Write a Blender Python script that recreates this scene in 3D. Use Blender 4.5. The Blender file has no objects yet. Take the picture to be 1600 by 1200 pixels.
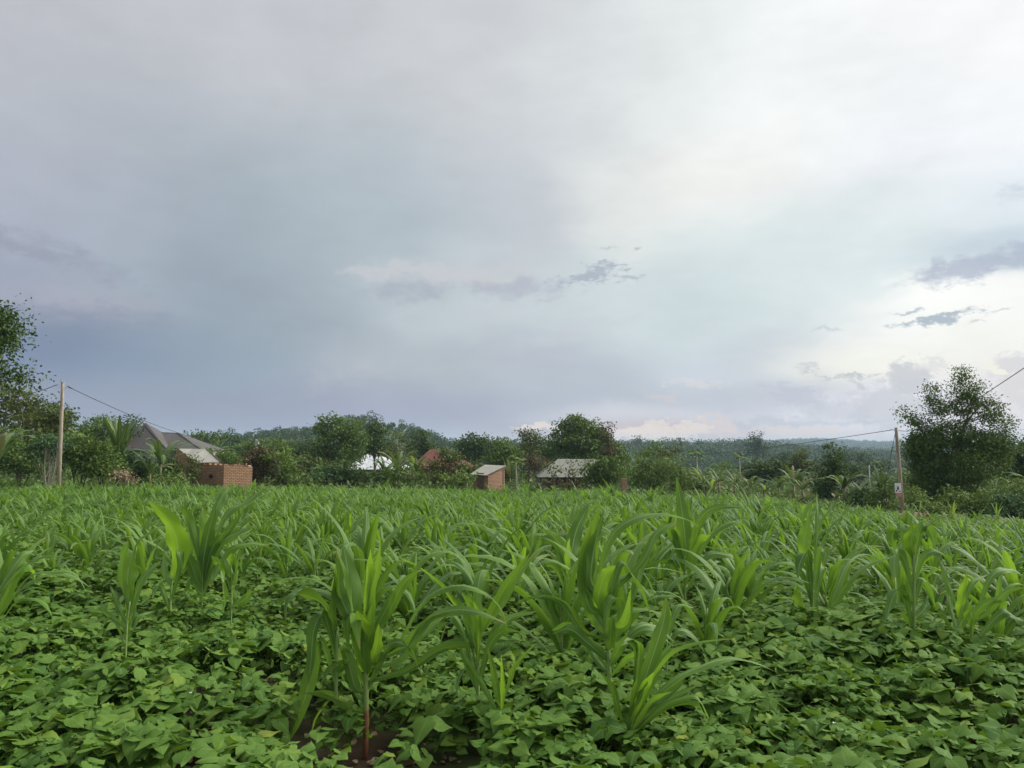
import bpy, math, random
import numpy as np
from math import radians as R, sin, cos, pi
from mathutils import Vector
sc = bpy.context.scene
COL = sc.collection
# ------------------------------------------------------------------ camera
F = 1200.0; PITCH = R(4.76); CAMZ = 1.65
cam_d = bpy.data.cameras.new('camera'); cam = bpy.data.objects.new('camera', cam_d); COL.objects.link(cam)
cam.location = (0, 0, CAMZ); cam.rotation_euler = (pi/2 + PITCH, 0, 0)
cam_d.sensor_width = 36; cam_d.lens = 27.0; cam_d.clip_end = 20000; cam_d.clip_start = 0.05
sc.camera = cam
sc.view_settings.view_transform = 'Standard'; sc.view_settings.look = 'None'
sc.view_settings.exposure = 0.0; sc.view_settings.gamma = 1.0
sc.cycles.max_bounces = 8; sc.cycles.diffuse_bounces = 3; sc.cycles.transmission_bounces = 4
sc.cycles.glossy_bounces = 2; sc.cycles.transparent_max_bounces = 8; sc.cycles.volume_bounces = 1
sc.cycles.use_denoising = True

SUN_AZ, SUN_EL = R(72), R(40)        # azimuth clockwise from +Y (to the right of the view)

def P(px, py, Y):
    a = (px-800)/F; b = (600-py)/F
    y = cos(PITCH) - b*sin(PITCH); z = sin(PITCH) + b*cos(PITCH)
    k = Y/y
    return np.array((a*k, Y, CAMZ + z*k))
def mpp(Y): return Y/F
# ------------------------------------------------------------------ node helpers
class NT:
    def __init__(s, t): s.t = t; s.n = t.nodes; s.l = t.links
    def new(s, ty, **k):
        n = s.n.new(ty)
        for a, b in k.items(): setattr(n, a, b)
        return n
    def link(s, a, b): s.l.new(a, b)
    def put(s, sock, v):
        if isinstance(v, bpy.types.NodeSocket): s.l.new(v, sock)
        elif v is not None: sock.default_value = v
    def m(s, op, a, b=None, c=None, clamp=False):
        n = s.new('ShaderNodeMath', operation=op); n.use_clamp = clamp
        s.put(n.inputs[0], a); s.put(n.inputs[1], b)
        if c is not None: s.put(n.inputs[2], c)
        return n.outputs[0]
    def vm(s, op, a, b=None, out=0, scale=None):
        n = s.new('ShaderNodeVectorMath', operation=op)
        s.put(n.inputs[0], a)
        if b is not None: s.put(n.inputs[1], b)
        if scale is not None: s.put(n.inputs['Scale'], scale)
        return n.outputs[out]
    def mix(s, f, a, b, blend='MIX'):
        n = s.new('ShaderNodeMix', data_type='RGBA', blend_type=blend)
        s.put(n.inputs[0], f); s.put(n.inputs[6], a); s.put(n.inputs[7], b)
        return n.outputs[2]
    def noise(s, vec, scale, detail=3, rough=.5, out=0, dist=0):
        n = s.new('ShaderNodeTexNoise'); s.put(n.inputs['Vector'], vec)
        n.inputs['Scale'].default_value = scale; n.inputs['Detail'].default_value = detail
        n.inputs['Roughness'].default_value = rough; n.inputs['Distortion'].default_value = dist
        return n.outputs[out]
    def smooth(s, v, a, b, x=0., y=1.):
        n = s.new('ShaderNodeMapRange', interpolation_type='SMOOTHSTEP'); s.put(n.inputs[0], v)
        n.inputs[1].default_value = a; n.inputs[2].default_value = b; n.inputs[3].default_value = x; n.inputs[4].default_value = y
        return n.outputs[0]
def lin(r, g, b, k=1.0):
    f = lambda c: ((c/255+.055)/1.055)**2.4 if c/255 > .04045 else c/255/12.92
    return (f(r)*k, f(g)*k, f(b)*k, 1)
# ------------------------------------------------------------------ world: cloudy evening sky
w = bpy.data.worlds.new("World"); sc.world = w; w.use_nodes = True
t = NT(w.node_tree); t.n.clear()
geo = t.new('ShaderNodeTexCoord'); D = geo.outputs['Generated']
sep = t.new('ShaderNodeSeparateXYZ'); t.link(D, sep.inputs[0])
az = t.m('ARCTAN2', sep.outputs[0], sep.outputs[1])
el = t.m('ARCSINE', sep.outputs[2])
comb = t.new('ShaderNodeCombineXYZ'); t.link(az, comb.inputs[0]); t.link(el, comb.inputs[1])
AE = comb.outputs[0]
def streak(sx, sy):
    n = t.new('ShaderNodeMapping'); t.link(AE, n.inputs[0]); n.inputs['Scale'].default_value = (sx, sy, 1); return n.outputs[0]
wn = t.noise(streak(1.0, 1.5), 2.6, 4, .5, out=1)
warp = t.vm('SCALE', t.vm('SUBTRACT', wn, (.5, .5, .5)), scale=t.smooth(el, -.02, .26, .03, .20))
wn2 = t.noise(streak(1, 1.8), 9, 5, .55, out=1)
warp2 = t.vm('SCALE', t.vm('SUBTRACT', wn2, (.5, .5, .5)), scale=t.smooth(el, -.02, .2, .02, .06))
AEW = t.vm('MULTIPLY', t.vm('ADD', t.vm('ADD', AE, warp), warp2), (1, 1, 0))
def pix_dir(px, py):
    p = P(px, py, 1.0) - np.array((0, 0, CAMZ)); p /= np.linalg.norm(p)
    return math.atan2(p[0], p[1]), math.asin(p[2])
# (px, py, rx, ry in pixels, sRGB colour)
SKY = [
 (0, 0, 330, 200, (198, 197, 205)),
 (120, 200, 220, 150, (186, 193, 204)),
 (420, 60, 260, 160, (202, 205, 210)),
 (300, 330, 220, 150, (156, 177, 189)),
 (60, 330, 180, 80, (172, 177, 204)),
 (20, 410, 120, 50, (145, 156, 184)),
 (140, 455, 110, 26, (195, 185, 202)),
 (100, 520, 200, 60, (107, 128, 171)),
 (330, 520, 200, 110, (145, 165, 183)),
 (300, 640, 300, 50, (145, 151, 175)),
 (600, 640, 200, 50, (165, 170, 192)),
 (560, 330, 180, 160, (176, 193, 202)),
 (800, 80, 260, 150, (209, 212, 215)),
 (800, 300, 150, 130, (200, 207, 214)),
 (700, 460, 150, 60, (200, 212, 216)),
 (640, 570, 120, 50, (183, 192, 200)),
 (860, 580, 150, 70, (186, 194, 207)),
 (1000, 100, 180, 110, (242, 250, 243)),
 (1120, 270, 130, 90, (252, 249, 240)),
 (980, 330, 90, 90, (238, 241, 232)),
 (1230, 140, 130, 90, (255, 256, 251)),
 (1500, 60, 220, 160, (257, 257, 255)),
 (1400, 250, 150, 90, (249, 251, 253)),
 (1050, 480, 170, 80, (210, 227, 228)),
 (1250, 400, 180, 90, (222, 238, 235)),
 (1560, 340, 90, 60, (227, 240, 246)),
 (1560, 410, 90, 26, (189, 214, 229)),
 (1560, 480, 160, 36, (268, 265, 254)),
 (1300, 560, 120, 30, (268, 264, 244)),
 (1460, 545, 150, 40, (258, 255, 242)),
 (1150, 560, 160, 50, (206, 214, 225)),
 (1180, 620, 150, 30, (197, 202, 214)),
 (1400, 640, 160, 40, (252, 249, 258)),
 (1560, 640, 120, 60, (237, 230, 233)),
 (1000, 650, 160, 14, (220, 220, 228)),
 (1000, 684, 260, 24, (215, 195, 199)),
 (1300, 690, 200, 20, (229, 222, 221)),
 (700, 680, 120, 20, (175, 179, 195)),
]
acc = None; wsum = None
def blob(a, e, ra, re, col, amp=1.0):
    global acc, wsum
    d = t.vm('MULTIPLY', t.vm('SUBTRACT', AEW, (a, e, 0)), (1/ra, 1/re, 0))
    g = t.m('EXPONENT', t.m('MULTIPLY', t.vm('DOT_PRODUCT', d, d, out=1), -1.0))
    if amp != 1.0: g = t.m('MULTIPLY', g, amp)
    c = t.vm('SCALE', col[:3], scale=g)
    acc = c if acc is None else t.vm('ADD', acc, c)
    wsum = g if wsum is None else t.m('ADD', wsum, g)
for px, py, rx, ry, c in SKY:
    a, e = pix_dir(px, py)
    blob(a, e, rx/F*.82, ry/F*.82, lin(*c))
# the sky outside the frame: bright cloud round the hidden sun, grey overhead and behind
blob(R(80), R(42), .36, .34, (6.5, 6.2, 5.5)); blob(R(60), R(68), .8, .3, (1.6, 1.6, 1.6), .6)
blob(0, R(75), 2.5, .7, (1.25, 1.27, 1.30), .12); blob(R(-100), R(30), .9, .6, (.42, .46, .54), .3)
blob(R(180), R(25), .9, .7, (.55, .58, .62), .3); blob(R(-180), R(25), .9, .7, (.55, .58, .62), .3)
blob(R(115), R(20), .6, .6, (1.0, 1.0, .98), .3)
blob(0, -.6, 4, .5, (.20, .21, .19), .05)
skyc = t.vm('DIVIDE', t.vm('ADD', acc, (.00008, .00008, .0001)), None)
n = skyc.node; cw = t.new('ShaderNodeCombineXYZ')
ws = t.m('ADD', wsum, .0001)
for i in range(3): t.link(ws, cw.inputs[i])
t.link(cw.outputs[0], n.inputs[1])
# soft cloud texture
lum = t.vm('DOT_PRODUCT', skyc, (.3, .5, .2), out=1); cg = t.new('ShaderNodeCombineXYZ')
for i_, k_ in enumerate((.965, 1.0, 1.04)): t.link(t.m('MULTIPLY', lum, k_), cg.inputs[i_])
skyc = t.mix(t.smooth(el, .03, .15, .05, .35), skyc, cg.outputs[0])
big = t.noise(streak(1, 1.6), 5, 5, .55, dist=.4)
fine = t.noise(streak(1, 2.6), 14, 6, .6)
tex = t.m('ADD', t.m('MULTIPLY', t.m('SUBTRACT', big, .5), .20), t.m('MULTIPLY', t.m('SUBTRACT', fine, .5), .13))
skyc = t.vm('SCALE', skyc, scale=t.m('ADD', 1.0, tex))
# ragged small clouds: (px,py,rx,ry, colour, softness, noise amount)
rag = t.noise(streak(1, 1.9), 34, 7, .62)
rag2 = t.noise(streak(1, 1.2), 60, 7, .65); rag3 = t.noise(streak(1, 2.2), 75, 6, .65); rag4 = t.noise(streak(1, 1.3), 130, 6, .65)
cw_ = t.vm('SCALE', t.vm('SUBTRACT', t.noise(streak(1, 1.6), 30, 5, .6, out=1), (.5, .5, .5)), scale=.045)
AEC = t.vm('MULTIPLY', t.vm('ADD', AE, cw_), (1, 1, 0))
def cloud(px, py, rx, ry, col, soft=.5, na=2.2, fac=1.0, tilt=0., tx=None):
    global skyc
    a, e = pix_dir(px, py)
    if tx is None and rx < 72: tx = rag3; na *= 1.25; soft *= 1.6
    v = t.vm('SUBTRACT', AEC, (a, e, 0))
    if tilt:
        rn = t.new('ShaderNodeVectorRotate', rotation_type='Z_AXIS'); t.link(v, rn.inputs['Vector']); rn.inputs['Angle'].default_value = -tilt; v = rn.outputs[0]
    d = t.vm('MULTIPLY', v, (F/rx, F/ry, 0))
    q = t.m('SUBTRACT', 1.0, t.vm('LENGTH', d, out=1))
    q = t.m('ADD', q, t.m('MULTIPLY', t.m('SUBTRACT', tx or rag, .5), na))
    f = t.m('MULTIPLY', t.smooth(q, 0, soft*1.4), fac)
    skyc = t.mix(f, skyc, lin(*col))
cloud(700, 428, 170, 24, (208, 209, 213), .4, 2.4, .75)
cloud(560, 580, 130, 26, (190, 194, 199), .9, 2.2, .5, R(14)); cloud(330, 440, 160, 40, (156, 164, 177), 1., 2.2, .5, R(-8)); cloud(900, 520, 150, 20, (206, 210, 216), .8, 2.2, .5, R(12))
cloud(640, 455, 120, 28, (168, 178, 191), .8, 2.2, .7)
cloud(800, 450, 120, 22, (181, 185, 198), .7, 1.8, .7)
cloud(925, 430, 70, 14, (176, 184, 196), .35, 2.2, .9, R(14))
cloud(985, 436, 30, 7, (184, 190, 200), .4, 2.2, .8)
cloud(955, 387, 22, 5, (190, 192, 200), .4, 2.2, .8); cloud(996, 387, 11, 7, (190, 192, 200), .4, 2.0, .8)
cloud(860, 468, 34, 8, (196, 200, 208), .4, 2.2, .6, R(20))
cloud(180, 476, 50, 12, (186, 190, 198), .8, 1.6, .45); cloud(70, 395, 150, 24, (150, 155, 172), .7, 2.0, .6, R(-12)); cloud(110, 492, 150, 26, (130, 143, 166), .8, 1.8, .6)
cloud(1540, 412, 120, 24, (182, 191, 207), .5, 1.8, .85, R(6)); cloud(1590, 300, 36, 20, (196, 203, 216), .7, 1.6, .7)
cloud(1500, 385, 60, 16, (205, 213, 224), .8, 1.6, .5, R(10))
cloud(1460, 500, 66, 9, (166, 182, 194), .3, 1.7, .85, R(9)); cloud(1424, 489, 27, 5, (182, 192, 200), .4, 1.6, .8)
cloud(1556, 487, 18, 4, (196, 204, 208), .4, 1.6, .7); cloud(1525, 506, 18, 4, (205, 210, 210), .4, 1.6, .7, R(20))
cloud(1295, 512, 30, 6, (190, 199, 206), .5, 1.5, .7); cloud(1265, 578, 26, 8, (192, 197, 202), .5, 1.8, .8, R(-8))
cloud(1330, 586, 55, 5, (190, 194, 198), .4, 1.7, .8); cloud(1340, 601, 26, 5, (200, 202, 206), .4, 1.7, .7, R(-30))
cloud(1420, 590, 38, 30, (206, 207, 213), .3, 1.5, .85, 0, rag2); cloud(1400, 640, 70, 44, (208, 209, 216), .35, 1.5, .8, 0, rag2)
cloud(1245, 620, 70, 26, (198, 201, 213), .4, 1.8, .8, R(-10)); cloud(1300, 640, 80, 22, (206, 208, 217), .5, 1.8, .7)
cloud(1590, 590, 34, 46, (226, 222, 222), .35, 1.5, .8, 0, rag2); cloud(1558, 577, 12, 10, (254, 252, 236), .3, 1.2, .9, 0, rag2)
cloud(1220, 660, 230, 10, (190, 197, 209), .6, 1.6, .6)
cloud(1035, 620, 44, 7, (214, 208, 212), .4, 2.2, .8); cloud(1090, 602, 40, 8, (216, 214, 220), .5, 2.4, .7); cloud(1130, 606, 34, 4, (216, 214, 218), .5, 2.0, .7)
cloud(1050, 676, 92, 13, (246, 222, 206), .12, 2.2, .8, 0, rag2); cloud(1010, 682, 60, 10, (250, 232, 216), .12, 2.4, .7, 0, rag2)
cloud(1120, 668, 40, 22, (232, 216, 212), .3, 1.8, .8, 0, rag2); cloud(1098, 684, 26, 16, (208, 200, 206), .3, 1.8, .7, 0, rag2)
cloud(836, 668, 50, 9, (232, 214, 204), .5, 2.2, .8, 0, rag2); cloud(1250, 675, 60, 12, (234, 222, 216), .3, 2.0, .7, 0, rag2)
for q_ in ((1000, 674, 26, 12), (1032, 666, 24, 14), (1082, 664, 28, 10), (1050, 680, 50, 8), (975, 682, 30, 8), (838, 668, 30, 8)): cloud(*q_, (248, 232, 220), .25, 3.0, .7, 0, rag4)
for q_ in ((1085, 600, 60, 9), (1460, 572, 26, 18), (1590, 560, 30, 16)): cloud(*q_, (226, 224, 226), .4, 2.8, .6, 0, rag4)
bgc = t.new('ShaderNodeBackground'); t.link(skyc, bgc.inputs[0]); bgc.inputs[1].default_value = 1.0
st = t.new('ShaderNodeTexSky', sky_type='NISHITA'); st.sun_disc = False; st.sun_elevation = SUN_EL; st.sun_rotation = SUN_AZ
bgs = t.new('ShaderNodeBackground'); t.link(st.outputs[0], bgs.inputs[0]); bgs.inputs[1].default_value = 0.06
ms = t.new('ShaderNodeMixShader'); ms.inputs[0].default_value = .92
t.link(bgs.outputs[0], ms.inputs[1]); t.link(bgc.outputs[0], ms.inputs[2])
wo = t.new('ShaderNodeOutputWorld'); t.link(ms.outputs[0], wo.inputs[0])
w.cycles.sampling_method = 'MANUAL'; w.cycles.sample_map_resolution = 512
# ------------------------------------------------------------------ sun (veiled by cloud)
sl = bpy.data.lights.new('sun', 'SUN'); sl.energy = 1.9; sl.angle = R(14); sl.color = (1.0, .95, .86)
so = bpy.data.objects.new('sun', sl); COL.objects.link(so)
sd = Vector((sin(SUN_AZ)*cos(SUN_EL), cos(SUN_AZ)*cos(SUN_EL), sin(SUN_EL)))
so.rotation_euler = sd.to_track_quat('Z', 'Y').to_euler()
#@@WORLD_END
# ------------------------------------------------------------------ materials
MATS = {}
def newmat(name):
    m = bpy.data.materials.new(name); m.use_nodes = True; k = NT(m.node_tree); k.n.clear(); MATS[name] = m
    o = k.new('ShaderNodeOutputMaterial'); return m, k, o
def attr(k):
    a = k.new('ShaderNodeAttribute', attribute_name='lf', attribute_type='GEOMETRY')
    s = k.new('ShaderNodeSeparateColor'); k.link(a.outputs['Color'], s.inputs[0])
    return s.outputs[0], s.outputs[1], s.outputs[2], a.outputs['Alpha']
def pr(k, col, rough=.6, spec=.3, bump=None, bs=.3, bd=.02, metal=0):
    p = k.new('ShaderNodeBsdfPrincipled'); k.put(p.inputs['Base Color'], col); k.put(p.inputs['Roughness'], rough)
    p.inputs['Specular IOR Level'].default_value = spec; p.inputs['Metallic'].default_value = metal
    if bump is not None:
        b = k.new('ShaderNodeBump'); b.inputs['Strength'].default_value = bs; b.inputs['Distance'].default_value = bd
        k.put(b.inputs['Height'], bump); k.link(b.outputs[0], p.inputs['Normal'])
    return p
def leafmat(name, dark, light, trans=.3, tcol=None, rough=.6, spec=.15, dry=None, dryp=.0, midrib=None, veins=0, waxy=None):
    """dark..light by the leaf's own random value and its clump; trans = share of light let through."""
    m, k, o = newmat(name); u, v, y, r = attr(k)
    wr = .25 if name == 'foliage_far' else .5
    f = k.m('ADD', k.m('MULTIPLY', r, wr), k.m('MULTIPLY', y, 1-wr))
    c = k.mix(f, dark+(1,), light+(1,))
    if dry:
        c = k.mix(k.m('GREATER_THAN', r, 1-dryp), c, dry+(1,))
    if name == 'bean_leaf':
        c = k.mix(k.smooth(r, .78, .95, 0, .55), c, (.20, .29, .035, 1)); c = k.mix(k.smooth(r, .14, .04, 0, .55), c, (.035, .10, .022, 1))
    bump = None
    if midrib:
        d = k.m('ABSOLUTE', k.m('SUBTRACT', u, .5))
        c = k.mix(k.m('MULTIPLY', k.smooth(d, .02, .055, 1, 0), .7), c, midrib+(1,))
    if veins:
        if veins > 0:   # side veins of a broad leaflet
            d = k.m('ABSOLUTE', k.m('SUBTRACT', u, .5))
            s = k.m('SINE', k.m('MULTIPLY', k.m('SUBTRACT', v, k.m('MULTIPLY', d, .8)), 6.28*veins))
            c = k.mix(k.smooth(s, .86, 1, 0, .28), c, (light[0]*1.25, light[1]*1.2, light[2]*1.3, 1))
            bump = s
        else:
            s = k.m('SINE', k.m('MULTIPLY', u, 6.28*-veins))
            c = k.mix(k.smooth(s, .2, 1, 0, .18), c, (light[0]*1.2, light[1]*1.15, light[2]*1.3, 1)); bump = s
        co = k.new('ShaderNodeTexCoord')
        nz = k.noise(co.outputs['Object'], 22, 3)
        c = k.mix(k.smooth(nz, .3, .75, 0, .35), c, (dark[0]*.9, dark[1]*.9, dark[2]*.9, 1))
    p = pr(k, c, rough, spec, bump, .12, .002)
    tb = k.new('ShaderNodeBsdfTranslucent')
    tc = tcol or (light[0]*1.5, light[1]*1.35, light[2]*.5)
    k.put(tb.inputs[0], k.mix(.5, c, tc+(1,)))
    mx = k.new('ShaderNodeMixShader'); mx.inputs[0].default_value = trans
    k.link(p.outputs[0], mx.inputs[1]); k.link(tb.outputs[0], mx.inputs[2]); k.link(mx.outputs[0], o.inputs[0])
    return m
# maize: youth channel drives colour from grey-green to bright yellow-green
def maizemat():
    m, k, o = newmat('maize_leaf'); u, v, y, r = attr(k)
    old = k.mix(r, (.050, .120, .022, 1), (.125, .225, .052, 1))
    yng = k.mix(r, (.120, .260, .022, 1), (.190, .33, .035, 1))
    c = k.mix(y, old, yng)
    d = k.m('ABSOLUTE', k.m('SUBTRACT', u, .5))
    s = k.m('SINE', k.m('MULTIPLY', u, 6.28*9))
    c = k.mix(k.smooth(s, .0, 1, 0, .14), c, (.22, .34, .12, 1))
    co = k.new('ShaderNodeTexCoord'); nz = k.noise(co.outputs['Object'], 9, 4)
    c = k.mix(k.smooth(nz, .45, .8, 0, .35), c, (.13, .22, .05, 1))
    c = k.mix(k.m('MULTIPLY', k.smooth(d, .015, .05, 1, 0), .75), c, (.36, .46, .22, 1))
    c = k.mix(k.m('MULTIPLY', k.smooth(v, .88, 1.0), k.m('GREATER_THAN', r, .6)), c, (.34, .27, .10, 1))
    p = pr(k, c, .52, .22, s, .10, .0015)
    tb = k.new('ShaderNodeBsdfTranslucent'); k.put(tb.inputs[0], k.mix(y, (.20, .38, .03, 1), (.29, .49, .03, 1)))
    mx = k.new('ShaderNodeMixShader'); k.put(mx.inputs[0], k.m('ADD', .26, k.m('MULTIPLY', y, .21)))
    k.link(p.outputs[0], mx.inputs[1]); k.link(tb.outputs[0], mx.inputs[2]); k.link(mx.outputs[0], o.inputs[0])
    return m
maizemat()
leafmat('bean_leaf', (.056, .134, .017), (.160, .268, .052), .24, (.24, .42, .02), .65, .14, (.26, .24, .05), .025, (.17, .27, .07), 6)
def stalkmat(nm, e0, e1):
    m, k, o = newmat(nm); u, v, y, r = attr(k)
    co = k.new('ShaderNodeTexCoord'); nz = k.noise(co.outputs['Object'], 30, 3)
    c = k.mix(nz, (.16, .26, .06, 1), (.26, .36, .12, 1))
    c = k.mix(k.smooth(v, e0, e1, 1, 0) if False else k.smooth(v, e0, e1, 0, 1), c, k.mix(nz, (.17, .06, .03, 1), (.28, .13, .06, 1)))
    p = pr(k, c, .5, .4); k.link(p.outputs[0], o.inputs[0])
stalkmat('maize_stalk', .12, .02); stalkmat('maize_stalk_red', .34, .26)
def noisemat(name, c1, c2, scale=6, detail=5, rough=.85, c3=None, bs=.3, bd=.02, spec=.2, stretch=(1, 1, 1), metal=0):
    m, k, o = newmat(name); co = k.new('ShaderNodeTexCoord'); mp = k.new('ShaderNodeMapping')
    k.link(co.outputs['Object'], mp.inputs[0]); mp.inputs['Scale'].default_value = stretch
    nz = k.noise(mp.outputs[0], scale, detail, .6)
    c = k.mix(k.smooth(nz, .3, .7), c1+(1,), c2+(1,))
    if c3: c = k.mix(k.smooth(k.noise(mp.outputs[0], scale*.23, 4), .5, .68), c, c3+(1,))
    p = pr(k, c, rough, spec, nz, bs, bd, metal); k.link(p.outputs[0], o.inputs[0]); return m
noisemat('pole_wood', (.30, .25, .19), (.46, .39, .30), 5, 6, .8, (.24, .20, .15), .4, .01, stretch=(6, 6, .8))
noisemat('bark', (.10, .075, .05), (.20, .155, .11), 7, 5, .9, None, .6, .03, stretch=(3, 3, .8))
noisemat('pale_bark', (.26, .24, .18), (.42, .39, .31), 7, 5, .8, None, .3, .01, stretch=(3, 3, .8))
noisemat('banana_stem', (.12, .13, .05), (.24, .22, .10), 5, 4, .6, (.10, .06, .03), .2, .01, stretch=(4, 4, .6))
noisemat('soil_heap', (.15, .095, .06), (.26, .165, .10), 5, 6, .95, (.14, .09, .055), .7, .06)
noisemat('timber', (.10, .075, .055), (.2, .16, .12), 9, 4, .85)
noisemat('dark_inside', (.012, .010, .009), (.02, .018, .016), 5)
noisemat('plaster_brown', (.20, .145, .115), (.29, .22, .175), 2.2, 6, .9, (.15, .11, .09), .3, .01)
noisemat('plaster_pale', (.42, .39, .34), (.55, .52, .46), 2.2, 6, .9, (.30, .27, .23), .3, .01)
noisemat('wire_black', (.02, .02, .022), (.035, .035, .035), 5, rough=.5)
noisemat('steel', (.30, .31, .32), (.42, .42, .42), 30, 2, .45, metal=.6)
noisemat('poster_red', (.40, .16, .13), (.52, .28, .24), 30, 3, .6)
noisemat('poster_dark', (.03, .035, .05), (.07, .075, .09), 60, 3, .6)
noisemat('poster_white', (.60, .62, .64), (.78, .78, .76), 30, 3, .6)
noisemat('concrete_post', (.38, .37, .32), (.50, .48, .42), 6, 4, .8)
def brickmat(name, a, b, mort, cw=.25, ch=.105):
    m, k, o = newmat(name); at = k.new('ShaderNodeAttribute', attribute_name='lf')
    bt = k.new('ShaderNodeTexBrick'); k.link(at.outputs['Color'], bt.inputs['Vector'])
    bt.inputs['Color1'].default_value = a+(1,); bt.inputs['Color2'].default_value = b+(1,); bt.inputs['Mortar'].default_value = mort+(1,)
    bt.inputs['Scale'].default_value = 1; bt.inputs['Brick Width'].default_value = cw; bt.inputs['Row Height'].default_value = ch
    bt.inputs['Mortar Size'].default_value = .018; bt.inputs['Mortar Smooth'].default_value = .25; bt.inputs['Bias'].default_value = -.1
    co = k.new('ShaderNodeTexCoord'); nz = k.noise(co.outputs['Object'], 3.1, 6, .65)
    n2 = k.noise(co.outputs['Object'], .8, 4)
    c = k.mix(k.smooth(nz, .35, .75, 0, .55), bt.outputs[0], (a[0]*.6, a[1]*.55, a[2]*.5, 1))
    c = k.mix(k.smooth(n2, .5, .8, 0, .4), c, (.34, .24, .16, 1))
    h = k.m('ADD', k.m('MULTIPLY', bt.outputs[1], -1), k.m('MULTIPLY', nz, .5))
    p = pr(k, c, .9, .15, h, .8, .025); k.link(p.outputs[0], o.inputs[0])
brickmat('brick', (.53, .315, .20), (.38, .21, .13), (.15, .105, .07))
brickmat('brick_pale', (.52, .33, .22), (.42, .25, .165), (.17, .13, .095))
def roofmat(name, a, b, metal=.0, rough=.45, sheet=.75, rib=.076, stain=(.2, .15, .1)):
    m, k, o = newmat(name); u, v, y, r = attr(k)
    sh = k.m('FLOOR', k.m('DIVIDE', u, sheet)); wn = k.new('ShaderNodeTexWhiteNoise', noise_dimensions='1D'); k.link(sh, wn.inputs['W'])
    c = k.mix(wn.outputs[0], a+(1,), b+(1,))
    co = k.new('ShaderNodeTexCoord'); nz = k.noise(co.outputs['Object'], 1.6, 6, .7)
    c = k.mix(k.smooth(nz, .5, .85, 0, .5), c, stain+(1,))
    edge = k.m('FRACT', k.m('DIVIDE', u, sheet)); c = k.mix(k.m('MULTIPLY', k.m('LESS_THAN', edge, .05), .45), c, (a[0]*.5, a[1]*.5, a[2]*.5, 1))
    s = k.m('SINE', k.m('MULTIPLY', u, 6.283/rib))
    p = pr(k, c, rough, .12, s, .6, .018, metal); k.link(p.outputs[0], o.inputs[0])
roofmat('roof_pale', (.40, .385, .33), (.27, .265, .23), .0, .6)
roofmat('roof_bright', (.66, .68, .70), (.58, .61, .64), .1, .5, stain=(.6, .6, .6))
roofmat('roof_red', (.185, .075, .057), (.16, .065, .05), 0, .8, stain=(.18, .06, .045))
roofmat('roof_grey', (.115, .106, .102), (.098, .092, .090), 0, .75, .9, .2, (.11, .10, .10))
roofmat('roof_green_grey', (.27, .275, .23), (.16, .165, .14), .0, .6, 1.0)
# foliage kinds
leafmat('foliage_dark', (.022, .052, .012), (.100, .165, .038), .14)
leafmat('foliage_mid', (.034, .076, .015), (.150, .235, .048), .18)
leafmat('foliage_light', (.055, .112, .022), (.180, .27, .058), .2)
leafmat('foliage_cool', (.028, .072, .024), (.100, .185, .068), .15)
leafmat('foliage_olive', (.036, .058, .012), (.150, .185, .042), .15)
leafmat('foliage_rust', (.045, .042, .016), (.140, .120, .050), .15, (.16, .10, .03))
leafmat('foliage_far', (.020, .050, .016), (.095, .155, .048), .1)
leafmat('banana_leaf', (.060, .115, .030), (.130, .205, .060), .25, None, .5, .25, (.25, .20, .10), .05, (.26, .34, .13))
leafmat('banana_young', (.18, .30, .05), (.27, .40, .08), .4, None, .45, .4, None, 0, (.34, .42, .14))
leafmat('dry_stems', (.22, .16, .10), (.34, .26, .16), .1)
leafmat('weeds', (.055, .115, .028), (.135, .205, .058), .22, None, .6, .25, (.26, .21, .10), .05)
def groundmat():
    m, k, o = newmat('ground_soil'); co = k.new('ShaderNodeTexCoord'); v = co.outputs['Object']
    n1 = k.noise(v, .35, 6, .6); n2 = k.noise(v, 4, 6, .6); n3 = k.noise(v, .02, 4)
    c = k.mix(k.smooth(n2, .3, .7), (.032, .022, .015, 1), (.075, .048, .030, 1))
    c = k.mix(k.smooth(n1, .42, .6, 0, .75), c, (.06, .10, .03, 1))
    s = k.new('ShaderNodeSeparateXYZ'); k.link(v, s.inputs[0])
    g = k.mix(k.smooth(n3, .35, .65), (.045, .085, .028, 1), (.09, .14, .045, 1))
    c = k.mix(k.smooth(s.outputs[1], 60, 110), c, g)
    p = pr(k, c, .95, .1, n2, .6, .05); k.link(p.outputs[0], o.inputs[0])
groundmat()
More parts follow.
